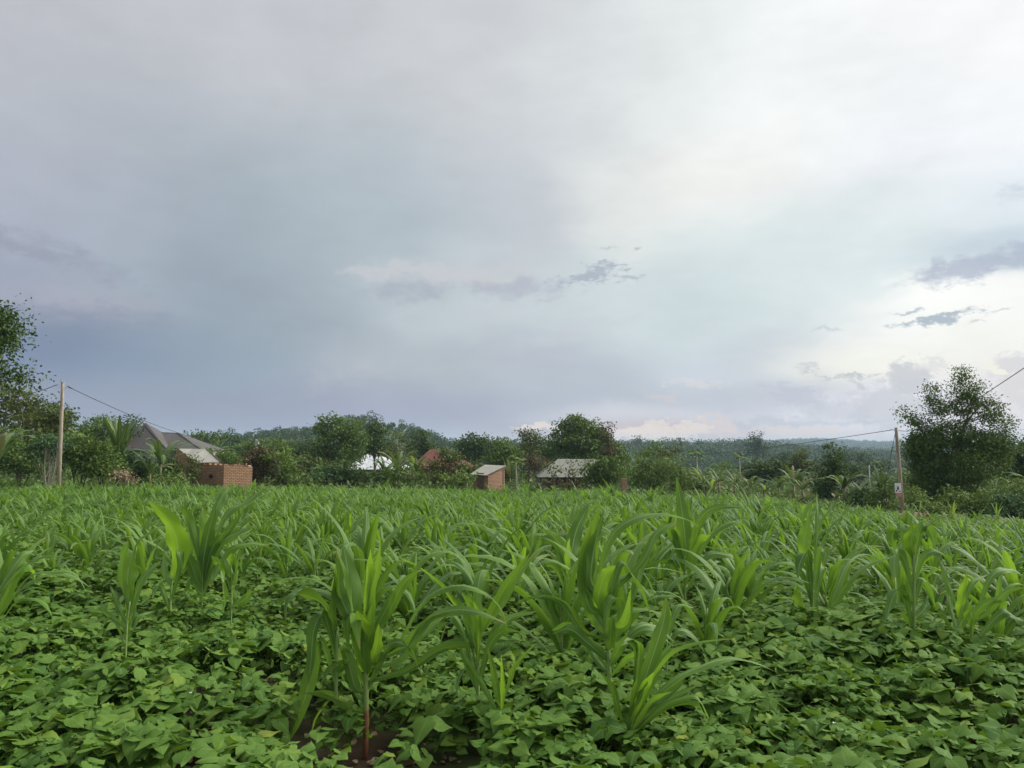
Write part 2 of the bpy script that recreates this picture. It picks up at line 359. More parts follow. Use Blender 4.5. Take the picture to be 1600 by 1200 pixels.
# ------------------------------------------------------------------ mesh helpers
rng = np.random.default_rng(7)
def mk(name, V, Fq, mat, A=None, parent=None, smooth=True, loc=None, Ft=None):
    """one mesh object from vertex (n,3), quads (m,4) [and triangles], attribute (n,4)"""
    V = np.asarray(V, np.float32).reshape(-1, 3); me = bpy.data.meshes.new(name)
    Fq = np.asarray(Fq, np.int32).reshape(-1, 4) if Fq is not None and len(Fq) else np.zeros((0, 4), np.int32)
    Ft = np.asarray(Ft, np.int32).reshape(-1, 3) if Ft is not None and len(Ft) else np.zeros((0, 3), np.int32)
    if loc is not None: V = V - np.asarray(loc, np.float32)
    me.vertices.add(len(V)); me.vertices.foreach_set('co', V.ravel())
    nl = Fq.size + Ft.size; me.loops.add(nl); me.loops.foreach_set('vertex_index', np.concatenate([Fq.ravel(), Ft.ravel()]).astype(np.int32))
    npoly = len(Fq)+len(Ft); me.polygons.add(npoly)
    st = np.concatenate([np.arange(len(Fq))*4, len(Fq)*4+np.arange(len(Ft))*3]).astype(np.int32)
    tot = np.concatenate([np.full(len(Fq), 4), np.full(len(Ft), 3)]).astype(np.int32)
    me.polygons.foreach_set('loop_start', st); me.polygons.foreach_set('loop_total', tot)
    me.polygons.foreach_set('use_smooth', np.full(npoly, smooth))
    if A is not None:
        at = me.attributes.new('lf', 'FLOAT_COLOR', 'POINT'); at.data.foreach_set('color', np.asarray(A, np.float32).ravel())
    me.update(calc_edges=True)
    me.materials.append(MATS[mat])
    o = bpy.data.objects.new(name, me); COL.objects.link(o)
    if loc is not None: o.location = loc
    if parent is not None: o.parent = parent
    return o
class MB:
    def __init__(s): s.V = []; s.F = []; s.A = []; s.n = 0
    def add(s, V, Fq, A=None):
        V = np.asarray(V, float).reshape(-1, 3); Fq = np.asarray(Fq, int).reshape(-1, 4)
        s.V.append(V); s.F.append(Fq+s.n); s.A.append(np.zeros((len(V), 4)) if A is None else np.asarray(A, float).reshape(-1, 4)); s.n += len(V)
    def build(s, name, mat, parent=None, smooth=True, loc=None):
        return mk(name, np.vstack(s.V), np.vstack(s.F), mat, np.vstack(s.A), parent, smooth, loc)
    def tube(s, pts, rad, k=7, cap=True):
        pts = np.asarray(pts, float); n = len(pts); rad = np.broadcast_to(np.asarray(rad, float), (n,))
        T = np.gradient(pts, axis=0); T /= np.linalg.norm(T, axis=1)[:, None]+1e-9
        ref = np.array((1., 0, 0)) if abs(T[0][0]) < .8 else np.array((0, 1., 0))
        V = []; A = []
        for i in range(n):
            u = np.cross(T[i], ref); u /= np.linalg.norm(u); v = np.cross(T[i], u); ref = np.cross(u, T[i])
            a = np.arange(k)*2*pi/k
            V.append(pts[i]+rad[i]*(np.cos(a)[:, None]*u+np.sin(a)[:, None]*v)); A += [(j/k, i/(n-1), 0, .5) for j in range(k)]
        Fq = [(i*k+j, i*k+(j+1) % k, (i+1)*k+(j+1) % k, (i+1)*k+j) for i in range(n-1) for j in range(k)]
        V = np.vstack(V)
        if cap:
            V = np.vstack([V, pts[0], pts[-1]]); A += [(0, 0, 0, .5), (0, 1, 0, .5)]; c = n*k
            for j in range(0, k, 1):
                Fq.append((c, (j+1) % k, j, j)) if False else None
            # caps as quads (pairs of fan triangles)
            for j in range(0, k-k % 2, 2):
                Fq.append((c, (j+2) % k, j+1, j)); Fq.append((c+1, (n-1)*k+j, (n-1)*k+j+1, (n-1)*k+(j+2) % k))
        s.add(V, Fq, A)
    def poly(s, pts, th=0.0, u0=0.0, v0=0.0, udir=None):
        """planar quad with metric (u,v) in the attribute; th gives it thickness along -normal"""
        p = np.asarray(pts, float); nrm = np.cross(p[1]-p[0], p[-1]-p[0]); nrm /= np.linalg.norm(nrm)
        if udir is None:
            ud = np.cross((0, 0, 1.), nrm); ud = p[1]-p[0] if np.linalg.norm(ud) < 1e-3 else ud
        else: ud = np.asarray(udir, float)
        ud = ud/np.linalg.norm(ud); vd = np.cross(nrm, ud)
        def at(q): return [(float(np.dot(x-p[0], ud))+u0+50, float(np.dot(x, vd))+v0+50, 0, .5) for x in q]
        if th <= 0: s.add(p, [(0, 1, 2, 3)], at(p)); return
        q = p-nrm*th
        s.add(p, [(0, 1, 2, 3)], at(p)); s.add(q, [(3, 2, 1, 0)], at(q))
        for i in range(4):
            j = (i+1) % 4; e = np.array([p[i], q[i], q[j], p[j]]); s.add(e, [(0, 1, 2, 3)], at(e))
    def box(s, c, sx, sy, sz, rz=0.):
        c = np.asarray(c, float); ca, sa = cos(rz), sin(rz)
        X = np.array((ca, sa, 0))*sx/2; Y = np.array((-sa, ca, 0))*sy/2; Z = np.array((0, 0, sz/2.))
        for a, b, d in ((X, Z, -Y), (-X, Z, Y), (Y, Z, X), (-Y, Z, -X), (X, Y, Z), (X, -Y, -Z)):
            q = np.array([c+d-a-b, c+d+a-b, c+d+a+b, c+d-a+b])
            ud = a/np.linalg.norm(a); vd = b/np.linalg.norm(b)
            s.add(q, [(0, 1, 2, 3)], [(float(np.dot(x, ud))+50, float(np.dot(x, vd))+50, 0, .5) for x in q])
def tag(o, label=None, cat=None, group=None, kind=None):
    if label: o['label'] = label
    if cat: o['category'] = cat
    if group: o['group'] = group
    if kind: o['kind'] = kind
    return o
def root(name, loc, label, cat, group=None):
    o = bpy.data.objects.new(name, None); COL.objects.link(o); o.location = loc; o.empty_display_size = .2
    return tag(o, label, cat, group)
def rel(o, r):      # o built in world coordinates -> child of r keeping its place
    o.parent = r; o.location = Vector(o.location)-Vector(r.location); return o
# value noise
_grid = np.random.default_rng(3).random((64, 64))
def vnoise(x, y, s):
    x = np.asarray(x)*s; y = np.asarray(y)*s; i = np.floor(x).astype(int); j = np.floor(y).astype(int); f = x-i; g = y-j
    f = f*f*(3-2*f); g = g*g*(3-2*g); G = lambda a, b: _grid[a % 64, b % 64]
    return (G(i, j)*(1-f)+G(i+1, j)*f)*(1-g)+(G(i, j+1)*(1-f)+G(i+1, j+1)*f)*g
def sst(x, a, b): t_ = np.clip((x-a)/(b-a), 0, 1); return t_*t_*(3-2*t_)
# ------------------------------------------------------------------ terrain
def gz(x, y):
    x = np.asarray(x, float); y = np.asarray(y, float)
    yc = np.clip(y, -40, 120); near = -(.037+.00045*np.clip(x, -45, 45))*yc
    u = x/np.maximum(y, 30.); tt = sst(y, 90, 260); rt = sst(u, -.22, .12)
    far = -3.0*(1-rt)-12.5*rt
    ridge = sst(y, 330, 700)*((1-rt)*4 + rt*(11.0+2.2*np.exp(-((u-.22)/.14)**2)-6.5*sst(u, .3, .5)))
    z = near*(1-tt)+(far+ridge)*tt
    z = z+11.8*np.exp(-(((x+100)/62)**2+((y-430)/90)**2))+7.5*np.exp(-(((x+66)/32)**4+((y-420)/80)**2))+1.8*np.exp(-(((x+175)/60)**2+((y-470)/90)**2))
    z = z-sst(y, 750, 1100)*3
    fh = sst(y, 1700, 2500)
    z = z+fh*(11+17*np.exp(-((u-.40)/.07)**2)+9*np.exp(-((u-.52)/.05)**2)+vnoise(x+5000, y, .004)*7-8*(1-sst(u, .2, .33)))
    return z+(vnoise(x+100, y+100, .6)-.5)*.10*(np.abs(y) < 120)+(vnoise(x+300, y+300, .03)-.5)*sst(y, 120, 400)*2.5
def gz1(x, y): return float(gz(x, y))
ys = np.concatenate([np.linspace(-40, 60, 101), np.geomspace(62, 7000, 130)])
us = np.linspace(-1, 1, 181)
YY, UU = np.meshgrid(ys, us, indexing='ij'); XX = UU*(np.maximum(YY, 0)*1.15+60)
ZZ = gz(XX, YY); ny, nx = YY.shape
idx = np.arange(ny*nx).reshape(ny, nx)
FQ = np.stack([idx[:-1, :-1], idx[:-1, 1:], idx[1:, 1:], idx[1:, :-1]], -1).reshape(-1, 4)
g = mk('ground', np.stack([XX, YY, ZZ], -1), FQ, 'ground_soil'); tag(g, kind='structure')
def hit(px, py, h=0.0):
    """point on the plane h above the ground seen at a pixel"""
    lo, hi = 1.0, 400.0
    for _ in range(50):
        mid = (lo+hi)/2; p = P(px, py, mid)
        if p[2] > gz1(p[0], p[1])+h: lo = mid
        else: hi = mid
    return P(px, py, lo)
def field_edge(x, y):
    u = x/np.maximum(y, 1.); return np.interp(u, [-1, .15, .3, .42, .5, .67, 1], [50, 52, 46, 36, 32, 26, 24])
# ------------------------------------------------------------------ leaves
def rotm(yaw, pitch, roll):
    """(n,3,3) matrices: leaf axis +Y, normal +Z; yaw about Z after pitch (tip down) and roll"""
    cy, sy, cp, sp, cr, sr = np.cos(yaw), np.sin(yaw), np.cos(pitch), np.sin(pitch), np.cos(roll), np.sin(roll)
    z, o = np.zeros_like(cy), np.ones_like(cy)
    Rz = np.stack([np.stack([cy, -sy, z], -1), np.stack([sy, cy, z], -1), np.stack([z, z, o], -1)], -2)
    Rx = np.stack([np.stack([o, z, z], -1), np.stack([z, cp, sp], -1), np.stack([z, -sp, cp], -1)], -2)
    Ry = np.stack([np.stack([cr, z, sr], -1), np.stack([z, o, z], -1), np.stack([-sr, z, cr], -1)], -2)
    return Rz @ Rx @ Ry
def stamp(TV, TF, TA, pos, Rm, size, youth, rnd):
    n, k = len(pos), len(TV)
    V = np.einsum('nij,kj->nki', Rm, TV)*np.asarray(size).reshape(-1, 1, 1)+pos[:, None, :]
    A = np.zeros((n, k, 4)); A[:, :, 0] = TA[:, 0]; A[:, :, 1] = TA[:, 1]; A[:, :, 2] = youth[:, None]; A[:, :, 3] = rnd[:, None]
    Fq = TF[None]+(np.arange(n)*k)[:, None, None]
    return V.reshape(-1, 3), Fq.reshape(-1, 4), A.reshape(-1, 4)
LEAF9 = (np.array([(0, 0, 0), (0, .42, .015), (0, .98, -.16), (-.36, .10, .03), (-.50, .36, .05), (-.24, .72, -.03), (.36, .10, .03), (.50, .36, .05), (.24, .72, -.03)], float),
         np.array([(0, 1, 4, 3), (1, 2, 5, 4), (0, 6, 7, 1), (1, 7, 8, 2)]),
         np.array([(.5, 0), (.5, .42), (.5, 1), (.14, .1), (0, .36), (.26, .72), (.86, .1), (1, .36), (.74, .72)]))
def _leaflet():
    vs = [0, .10, .28, .50, .72, .88, 1.0]; ws = [.20, .44, .50, .37, .19, .07, .0]; cs = [-1, -.5, 0, .5, 1]; V = []; A = []
    for v, w_ in zip(vs, ws):
        for c in cs:
            y = v*.98-(.10*abs(c)**1.5*(1-v)**2); z = .04*abs(c)-.17*v*v+.05*abs(c)*math.sin(v*7+c)-.10*(abs(c)**2)*v
            V.append((c*w_, y, z)); A.append(((c+1)/2, v))
    Fq = [(i*5+j, i*5+j+1, (i+1)*5+j+1, (i+1)*5+j) for i in range(len(vs)-1) for j in range(4)]
    return np.array(V), np.array(Fq), np.array(A)
LEAFB = _leaflet()
LEAF6 = (np.array([(0, 0, 0), (0, 1, -.14), (-.46, .28, .04), (-.28, .70, -.01), (.46, .28, .04), (.28, .70, -.01)], float),
         np.array([(0, 1, 3, 2), (0, 4, 5, 1)]), np.array([(.5, 0), (.5, 1), (0, .28), (.2, .7), (1, .28), (.8, .7)]))
LEAF4 = (np.array([(0, 0, 0), (.36, .45, .10), (0, 1, -.05), (-.36, .45, .10)], float), np.array([(0, 1, 2, 3)]), np.array([(.5, 0), (1, .45), (.5, 1), (0, .45)]))
# bean canopy ---------------------------------------------------------
def bean_h(x, y):
    return .25+.26*vnoise(x+50, y+50, .9)+.16*(vnoise(x+20, y+9, 2.9)-.5)
GAPS = [(-.35, 4.3, .26), (.95, 3.75, .3), (-.66, 3.55, .08), (-.73, 3.8, .22), (-.80, 4.1, .24), (-.87, 4.4, .26), (-.40, 4.1, .26), (.45, 4.25, .18), (-2.9, 4.7, .25), (-1.2, 4.9, .2), (1.55, 4.2, .22), (3.6, 5.9, .2), (-3.9, 5.6, .35), (2.35, 4.5, .30), (2.9, 5.1, .2), (-2.1, 5.4, .22), (-1.45, 3.55, .24), (3.2, 3.9, .3), (.45, 5.5, .2), (-3.6, 4.2, .3), (-2.7, 3.5, .28), (1.9, 3.5, .25), (-.9, 7.1, .3)]
def beans(name, y0, y1, dens, T, smin, smax, tri=True, hmul=1.0, seed=1, mat='bean_leaf', lab=None):
    r = np.random.default_rng(seed); wmax = .74*y1+4.2
    n = int(dens*(y1-y0)*wmax*2); x = r.uniform(-wmax, wmax, n); y = r.uniform(y0, y1, n)
    keep = ((np.abs(x) < .72*y+.9) | ((np.abs(x) < .72*y+4.2) & (r.random(n) < .6))) & (y < field_edge(x, y)-.5)
    hole = vnoise(x+7, y+3, 1.7)*.6+vnoise(x+70, y+31, 4.1)*.4
    keep &= (hole > .33) | (r.random(n) < .07)
    for gx, gy, gr in GAPS: keep &= ((x-gx)**2+((y-gy)*.9)**2 > (gr*(0.75+.5*vnoise(x, y, 6.)))**2) | (r.random(n) < .16)
    x, y = x[keep], y[keep]; n = len(x)
    layer = r.random(n)**1.6
    z = gz(x, y)+bean_h(x, y)*hmul*(1-.75*layer)+.0
    size = np.exp(r.uniform(np.log(smin), np.log(smax), n))*(1-.25*layer)*(.8+.5*vnoise(x+61, y+15, 1.3))
    yaw0 = r.uniform(-pi, pi, n); tint = .5*vnoise(x+11, y+5, .9)+.5*r.random(n)**1.3
    rnd = r.random(n)*.97
    outs = []; base = np.stack([x, y, z], -1)
    for q in ((0, 1, 2) if tri else (0,)):
        yaw = yaw0+(0, 1.75, -1.75)[q]+r.normal(0, .2, n)
        pitch = r.normal(.16, .36, n) + (.0 if q == 0 else .05); roll = r.normal(0, .30, n)
        Rm = rotm(yaw, pitch, roll)
        off = np.stack([-np.sin(yaw), np.cos(yaw), np.zeros(n)], -1)*(size*(.30 if q == 0 else .06))[:, None]
        outs.append(stamp(T[0], T[1], T[2], base+off+r.normal(0, .006, (n, 3)), Rm, size*(1.1 if q == 0 else .95), np.clip(tint+r.normal(0, .08, n), 0, 1), np.clip(rnd+r.normal(0, .01, n), 0, 1)))
    k = 0; Vs, Fs, As = [], [], []
    for V, Fq, A in outs: Vs.append(V); Fs.append(Fq+k); As.append(A); k += len(V)
    o = mk(name, np.vstack(Vs), np.vstack(Fs), mat, np.vstack(As))
    return tag(o, lab, 'bean crop', kind='stuff'), base
near_beans, bb = beans('bean_ground_cover', 1.6, 6.2, 430, LEAFB, .050, .118, True, 1.0, 1, lab='broad bean leaves carpeting the very foreground')
beans('bean_ground_cover', 6.2, 9.5, 330, LEAF9, .050, .115, True, 1.0, 11, lab='bean leaves around the feet of the single maize plants')
mid_beans, _ = beans('bean_ground_cover', 9.5, 20, 130, LEAF6, .065, .125, True, 1.0, 2, lab='bean leaves filling the rows between the nearer maize plants')
far_beans, _ = beans('bean_ground_cover', 20, 52, 70, LEAF4, .12, .22, False, .9, 3, lab='low bean leaves under the far maize rows')
# petioles and stems of the nearest beans
r = np.random.default_rng(5); mb_ = MB(); q = bb[(bb[:, 1] < 6.5)]; q = q[r.permutation(len(q))[:1500]]
for p in q:
    g0 = gz1(p[0], p[1]); a = r.uniform(0, 2*pi); d = r.uniform(.03, .10)
    foot = np.array((p[0]+cos(a)*d, p[1]+sin(a)*d, g0)); mb_.tube([foot, foot*.4+p*.6+np.array((cos(a)*.02, sin(a)*.02, 0)), p], (.0026, .002, .0015), 3, False)
tag(mb_.build('bean_stems', 'weeds'), 'thin green bean stems rising under the foreground leaves', 'bean crop', kind='stuff')
# dead leaves and clods on the soil
r = np.random.default_rng(15); n = 2600; y = r.uniform(2.2, 8, n); x = r.uniform(-.75, .75, n)*y
V, Fq, A = stamp(LEAF6[0], LEAF6[1], LEAF6[2], np.stack([x, y, gz(x, y)+.012], -1), rotm(r.uniform(-pi, pi, n), r.normal(0, .35, n), r.normal(0, .4, n)), r.uniform(.02, .06, n), r.random(n), r.random(n))
tag(mk('leaf_litter', V, Fq, 'dry_stems', A), 'dry brown leaf scraps lying on the dark soil between the beans', 'leaf litter', kind='stuff')
# small white bean flowers
mb_ = MB()
for (px, py) in ((298, 1083), (1130, 1010), (1303, 1130)):
    c = hit(px, py, .36)
    for a in range(4):
        v = np.array((cos(a*1.57), sin(a*1.57), .5)); s_ = np.array((-sin(a*1.57), cos(a*1.57), 0))
        mb_.add([c, c+v*.005+s_*.004, c+v*.010, c+v*.005-s_*.004], [(0, 1, 2, 3)])
tag(mb_.build('bean_blossoms', 'poster_white'), 'tiny white bean flowers among the foreground leaves', 'bean crop', kind='stuff')
# ribbon leaf ---------------------------------------------------------
def catmull(pts, n):
    p = np.asarray(pts, float); p = np.vstack([2*p[0]-p[1], p, 2*p[-1]-p[-2]]); m = len(p)-3; out = []
    for s in np.linspace(0, m-1e-6, n):
        i = int(s); f = s-i; a, b, c, d = p[i], p[i+1], p[i+2], p[i+3]
        out.append(.5*((2*b)+(-a+c)*f+(2*a-5*b+4*c-d)*f*f+(-a+3*b-3*c+d)*f**3))
    return np.array(out)
def ribbon(pts, W, wdir, n=14, youth=0., rnd=.5, fold=.22, wave=.14, seed=0, cross=5, wtip=2.4, base=.5, ragged=0., grow=2.2):
    """leaf blade along pts; wdir = preferred width direction"""
    rr = np.random.default_rng(seed); C = catmull(pts, n); T = np.gradient(C, axis=0); T /= np.linalg.norm(T, axis=1)[:, None]+1e-9
    tt = np.linspace(0, 1, n); w = W*np.minimum(1, base+grow*tt)*(np.clip(1-tt**wtip, 0, 1))**.85
    w = np.maximum(w, W*.03)
    if ragged: w = w*(1-ragged*rr.random(n))
    V = []; A = []; ph = rr.uniform(0, 6.28, 2); cs = np.linspace(-1, 1, cross); wd = np.asarray(wdir, float); tw = rr.normal(0, .25)
    for i in range(n):
        s = wd-T[i]*np.dot(wd, T[i]); s /= np.linalg.norm(s)+1e-9; nn = np.cross(s, T[i])
        a = tw*tt[i]; s, nn = s*cos(a)+nn*sin(a), nn*cos(a)-s*sin(a)
        for c in cs:
            e = abs(c); h = fold*e*w[i]*.5*(1-.6*tt[i]) + wave*w[i]*e*e*sin(ph[int(c > 0)]+tt[i]*rr.uniform(15.5, 16.5))
            V.append(C[i]+s*c*w[i]*.5+nn*h); A.append(((c+1)/2, tt[i], youth, rnd))
    Fq = [(i*cross+j, i*cross+j+1, (i+1)*cross+j+1, (i+1)*cross+j) for i in range(n-1) for j in range(cross-1)]
    return np.array(V), Fq, A
def gen_leaf(rr, z0, az_, L, up, droop, n=6):
    """arching centreline: starts steep (up rad from vertical), bends over"""
    pts = []; ang = up; p = np.array((0, 0, z0), float); st = L/n
    for i in range(n+1):
        pts.append(p.copy()); p = p+np.array((sin(ang)*cos(az_), sin(ang)*sin(az_), cos(ang)))*st
        ang = min(ang+droop*(.4+1.3*i/n)*(1+rr.normal(0, .15)), 2.9)
    return np.array(pts)
def maize_leaves(seed, H=1.1, nleaf=11, spread=1.0, youthy=.5, seg=12, cross=5, wide=.075):
    """list of (V,F,A) of the leaves and the stalk points"""
    rr = np.random.default_rng(seed); out = []; pa = rr.uniform(0, pi); hs = H*.5
    for i in range(nleaf):
        f = i/(nleaf-1); a = pa+(i % 2)*pi+rr.normal(0, .45); z0 = hs*(.12+.88*f**.9)
        L = H*(.48+.42*sin(pi*min(1, f+.12)))*rr.uniform(.85, 1.15)*(.8 if f > .85 else 1)
        up = (.72-.56*f)*spread*rr.uniform(.6, 1.3); droop = (.44-.26*f)*spread*rr.uniform(.5, 1.7)
        pts = gen_leaf(rr, z0, a, L, up, droop); wd = np.array((-sin(a), cos(a), 0))
        yo = np.clip((f-.45)*1.6*youthy+rr.normal(.05, .1), 0, 1)
        out.append(ribbon(pts, wide*H*rr.uniform(.75, 1.15)*(.75 if f > .85 else 1), wd, seg, yo, rr.random(), .35+.5*f, .10, seed*31+i, cross))
    stalk = [(0, 0, -.05), (rr.normal(0, .01), rr.normal(0, .01), hs*.5), (rr.normal(0, .02), rr.normal(0, .02), hs), (0, 0, hs*1.25)]
    return out, stalk
HERO_LABELS = []
def hero(label, bx, by, bh, stalk, leaves, hgt=.35, sr=.013, group='maize plants standing over the bean leaves nearest the camera', extra=0, red=False, dup=0.0):
    jr = np.random.default_rng(int(abs(bx))*3+1); more_ = []
    for lf in leaves:
        if jr.random() < dup:
            dx, dy = jr.normal(0, 9), jr.normal(0, 9); m_ = len(lf[0])-1; more_.append(([(x+dx*(j/m_), y+dy*(j/m_)+4) for j, (x, y) in enumerate(lf[0])], lf[1]*jr.uniform(.7, 1), float(np.clip(lf[2]*.6+jr.normal(0, .15), 0, 1)), jr.uniform(-.9, .9)))
    leaves = list(leaves)+more_
    """bx,by: pixel where the stalk is seen at bh above the ground; leaves: (pixels, width px, youth, roll)"""
    B = hit(bx, by, bh); Y = B[1]; base = np.array((B[0], Y, gz1(B[0], Y))); rr = np.random.default_rng(abs(int(bx*7+by)))
    ro = root('maize_plant', base, label, 'maize', group)
    sp = [base-np.array((0, 0, .04))]+[P(x, y, Y) for x, y in stalk]
    m = MB(); C = catmull(sp, 9); m.tube(C, np.linspace(sr, sr*.55, 9), 8); rel(m.build('stalk', 'maize_stalk_red' if red else 'maize_stalk', None), ro).location = -Vector(base)
    tips = sorted(min(q_[1] for q_ in lf[0])+.25*lf[0][-1][1] for lf in leaves); spx = np.array([(bx, by)]+list(stalk), float)
    for i, lf in enumerate(leaves):
        px, wpx, yo = lf[0], lf[1], lf[2]; roll = lf[3] if len(lf) > 3 else rr.uniform(-.5, .5)
        rk = 1-tips.index(min(q_[1] for q_ in lf[0])+.25*lf[0][-1][1])/max(1, len(tips)-1)
        f_ = (.22 if red else .12)+(.76 if red else .80)*rk; st_ = np.array([np.interp(f_*(len(spx)-1), range(len(spx)), spx[:, 0]), np.interp(f_*(len(spx)-1), range(len(spx)), spx[:, 1])])
        ty_ = min(q_[1] for q_ in px); y_ = max(st_[1], ty_+.5*(px[0][1]-ty_)); st_ = np.array([np.interp(-y_, -spx[:, 1], spx[:, 0]), y_])
        if abs(px[0][0]-st_[0]) < 28 and min(q_[1] for q_ in px[1:]) < st_[1]+8: px = [tuple(st_)]+[q_ for q_ in px[1:] if q_[1] < st_[1]-6 or px.index(q_) > 1]
        n = len(px); dd = rr.uniform(.05, .28)*(1 if rr.random() < .45 else -1)
        pts = np.array([P(x, y, Y+dd*(j/(n-1))**1.3) for j, (x, y) in enumerate(px)])
        ax = pts[-1]-pts[0]; mid = pts[n//2]-pts[0]; view = np.array((0, 1., -.25)); t0 = pts[min(n-1, 2)]-pts[0]
        s0 = np.cross(t0, view); s0 /= np.linalg.norm(s0)+1e-9
        wd = s0*cos(roll)+np.array((0, 1., 0))*sin(roll)
        V, Fq, A = ribbon(pts, wpx*mpp(Y)*1.25, wd, 18, yo, rr.random()*.9, .45, .15, int(abs(bx))+i, 7, base=.20, grow=1.5)
        o = mk('leaf', V-base, Fq, 'maize_leaf', A, ro)
    if extra:
        out, _ = maize_leaves(int(abs(bx)), 1.0, extra, 1.0, .5, 12, 5)
        for V, Fq, A in out: mk('leaf', V*hgt/.5, Fq, 'maize_leaf', A, ro)
    HERO_XY.append((base[0], base[1]))
    return ro
HERO_XY = []
#@@HEROES
exec_heroes = True
hero('large foreground maize with a red-brown lower stalk and a bright fan of leaves', 571, 1168, .06, [(572, 1120), (572, 1060), (569, 1010), (566, 975)], [
 ([(568, 1090), (558, 1030), (552, 960), (545, 900), (536, 851)], 34, .12, .1), ([(566, 1080), (548, 1000), (536, 930), (533, 868)], 27, .10, .2),
 ([(562, 1070), (536, 1000), (527, 940), (525, 888)], 15, .85, .3), ([(570, 1080), (572, 980), (576, 910), (579, 858)], 16, .8, .3),
 ([(573, 1085), (576, 985), (582, 920), (588, 870)], 13, .7, .4), ([(569, 1110), (567, 1040), (558, 980), (549, 958), (543, 974), (545, 1012)], 28, .9, .1),
 ([(570, 1115), (576, 1045), (570, 990), (556, 955)], 30, .95, .1), ([(574, 1110), (598, 1030), (606, 960), (628, 915), (655, 890)], 15, .35),
 ([(575, 1110), (610, 1000), (632, 920), (662, 872), (700, 861), (728, 880), (741, 905)], 13, .5, .9),
 ([(575, 1115), (618, 1010), (662, 938), (715, 914), (762, 930), (786, 956), (793, 988)], 14, .35, .9),
 ([(576, 1120), (625, 1030), (668, 968), (708, 953), (748, 957), (791, 974)], 17, .15, .7),
 ([(576, 1125), (636, 1045), (690, 1010), (742, 1003), (768, 1016)], 17, .1, .7), ([(574, 1125), (600, 1060), (640, 1000), (672, 970), (705, 955)], 14, .5),
 ([(566, 1135), (545, 1105), (518, 1086), (483, 1081)], 15, .05, .6), ([(565, 1110), (552, 1070), (535, 1020), (522, 1012)], 22, .4, .2),
 ([(568, 1128), (560, 1080), (545, 1040), (530, 1030)], 16, .1), ([(573, 1150), (578, 1160), (582, 1150)], 6, .4),
 ([(571, 1112), (583, 1055), (588, 1010), (592, 975)], 18, .8, .2), ([(574, 1100), (590, 1040), (612, 1005), (640, 1012), (655, 1045)], 14, .2, .6), ([(568, 1095), (548, 1050), (520, 1040), (498, 1075)], 13, .15, .6), ([(570, 1100), (582, 1020), (600, 960), (618, 925)], 17, .4, .3)], red=True, sr=.017, dup=.55)
hero('slimmer maize behind the red-stalked one, two long grey leaves drooping to its left', 524, 1100, .30, [(526, 1050), (527, 980)], [
 ([(527, 985), (512, 955), (488, 934), (465, 930), (449, 944), (446, 972)], 26, .1, .7), ([(525, 975), (507, 962), (491, 982), (486, 1030), (482, 1070)], 20, .1, .3),
 ([(524, 1030), (502, 1000), (492, 1030), (478, 1085), (462, 1130), (452, 1160)], 22, .12, .3), ([(526, 1000), (519, 960), (521, 915)], 13, .4),
 ([(525, 1070), (535, 1040), (545, 1030)], 14, .3), ([(523, 1090), (508, 1100), (490, 1130), (484, 1168)], 5, .5)])
hero('maize plant right of the bright fan plant with one blade bent over at the top', 747, 1100, .3, [(747, 1050), (746, 980)], [
 ([(746, 1000), (745, 950), (749, 905), (757, 890), (765, 908)], 17, .12, .1), ([(750, 1010), (768, 960), (800, 908), (839, 860)], 20, .5, .2),
 ([(745, 1000), (722, 960), (702, 935), (688, 912), (652, 885), (617, 868)], 9, .6, .8), ([(744, 1010), (728, 960), (700, 925)], 10, .3),
 ([(742, 1020), (722, 985), (705, 960), (690, 970), (682, 990)], 13, .2), ([(744, 1015), (740, 960), (722, 925)], 12, .7), ([(746, 1010), (752, 965), (742, 925)], 8, .85),
 ([(750, 1030), (775, 990), (800, 965), (838, 955)], 13, .3), ([(748, 1060), (765, 1010), (790, 985), (822, 992)], 14, .15), ([(745, 1060), (728, 1030), (715, 1000)], 12, .4),
 ([(748, 1070), (735, 1040), (718, 1060), (712, 1090)], 9, .2)], dup=.7)
hero('thin young maize shoot with narrow leaves, low between the fan plant and the leaning one', 783, 1150, .18, [(783, 1120), (783, 1095)], [
 ([(783, 1148), (779, 1095), (771, 1050), (762, 1012)], 11, .25, .2), ([(784, 1140), (785, 1080), (783, 1022)], 8, .85, .3), ([(785, 1125), (795, 1070), (805, 1040), (838, 1004)], 8, .7),
 ([(781, 1135), (762, 1085), (742, 1050), (729, 1028)], 9, .25), ([(782, 1130), (768, 1110), (752, 1108), (738, 1122)], 6, .3), ([(786, 1130), (810, 1105), (838, 1092)], 7, .5)], sr=.008)
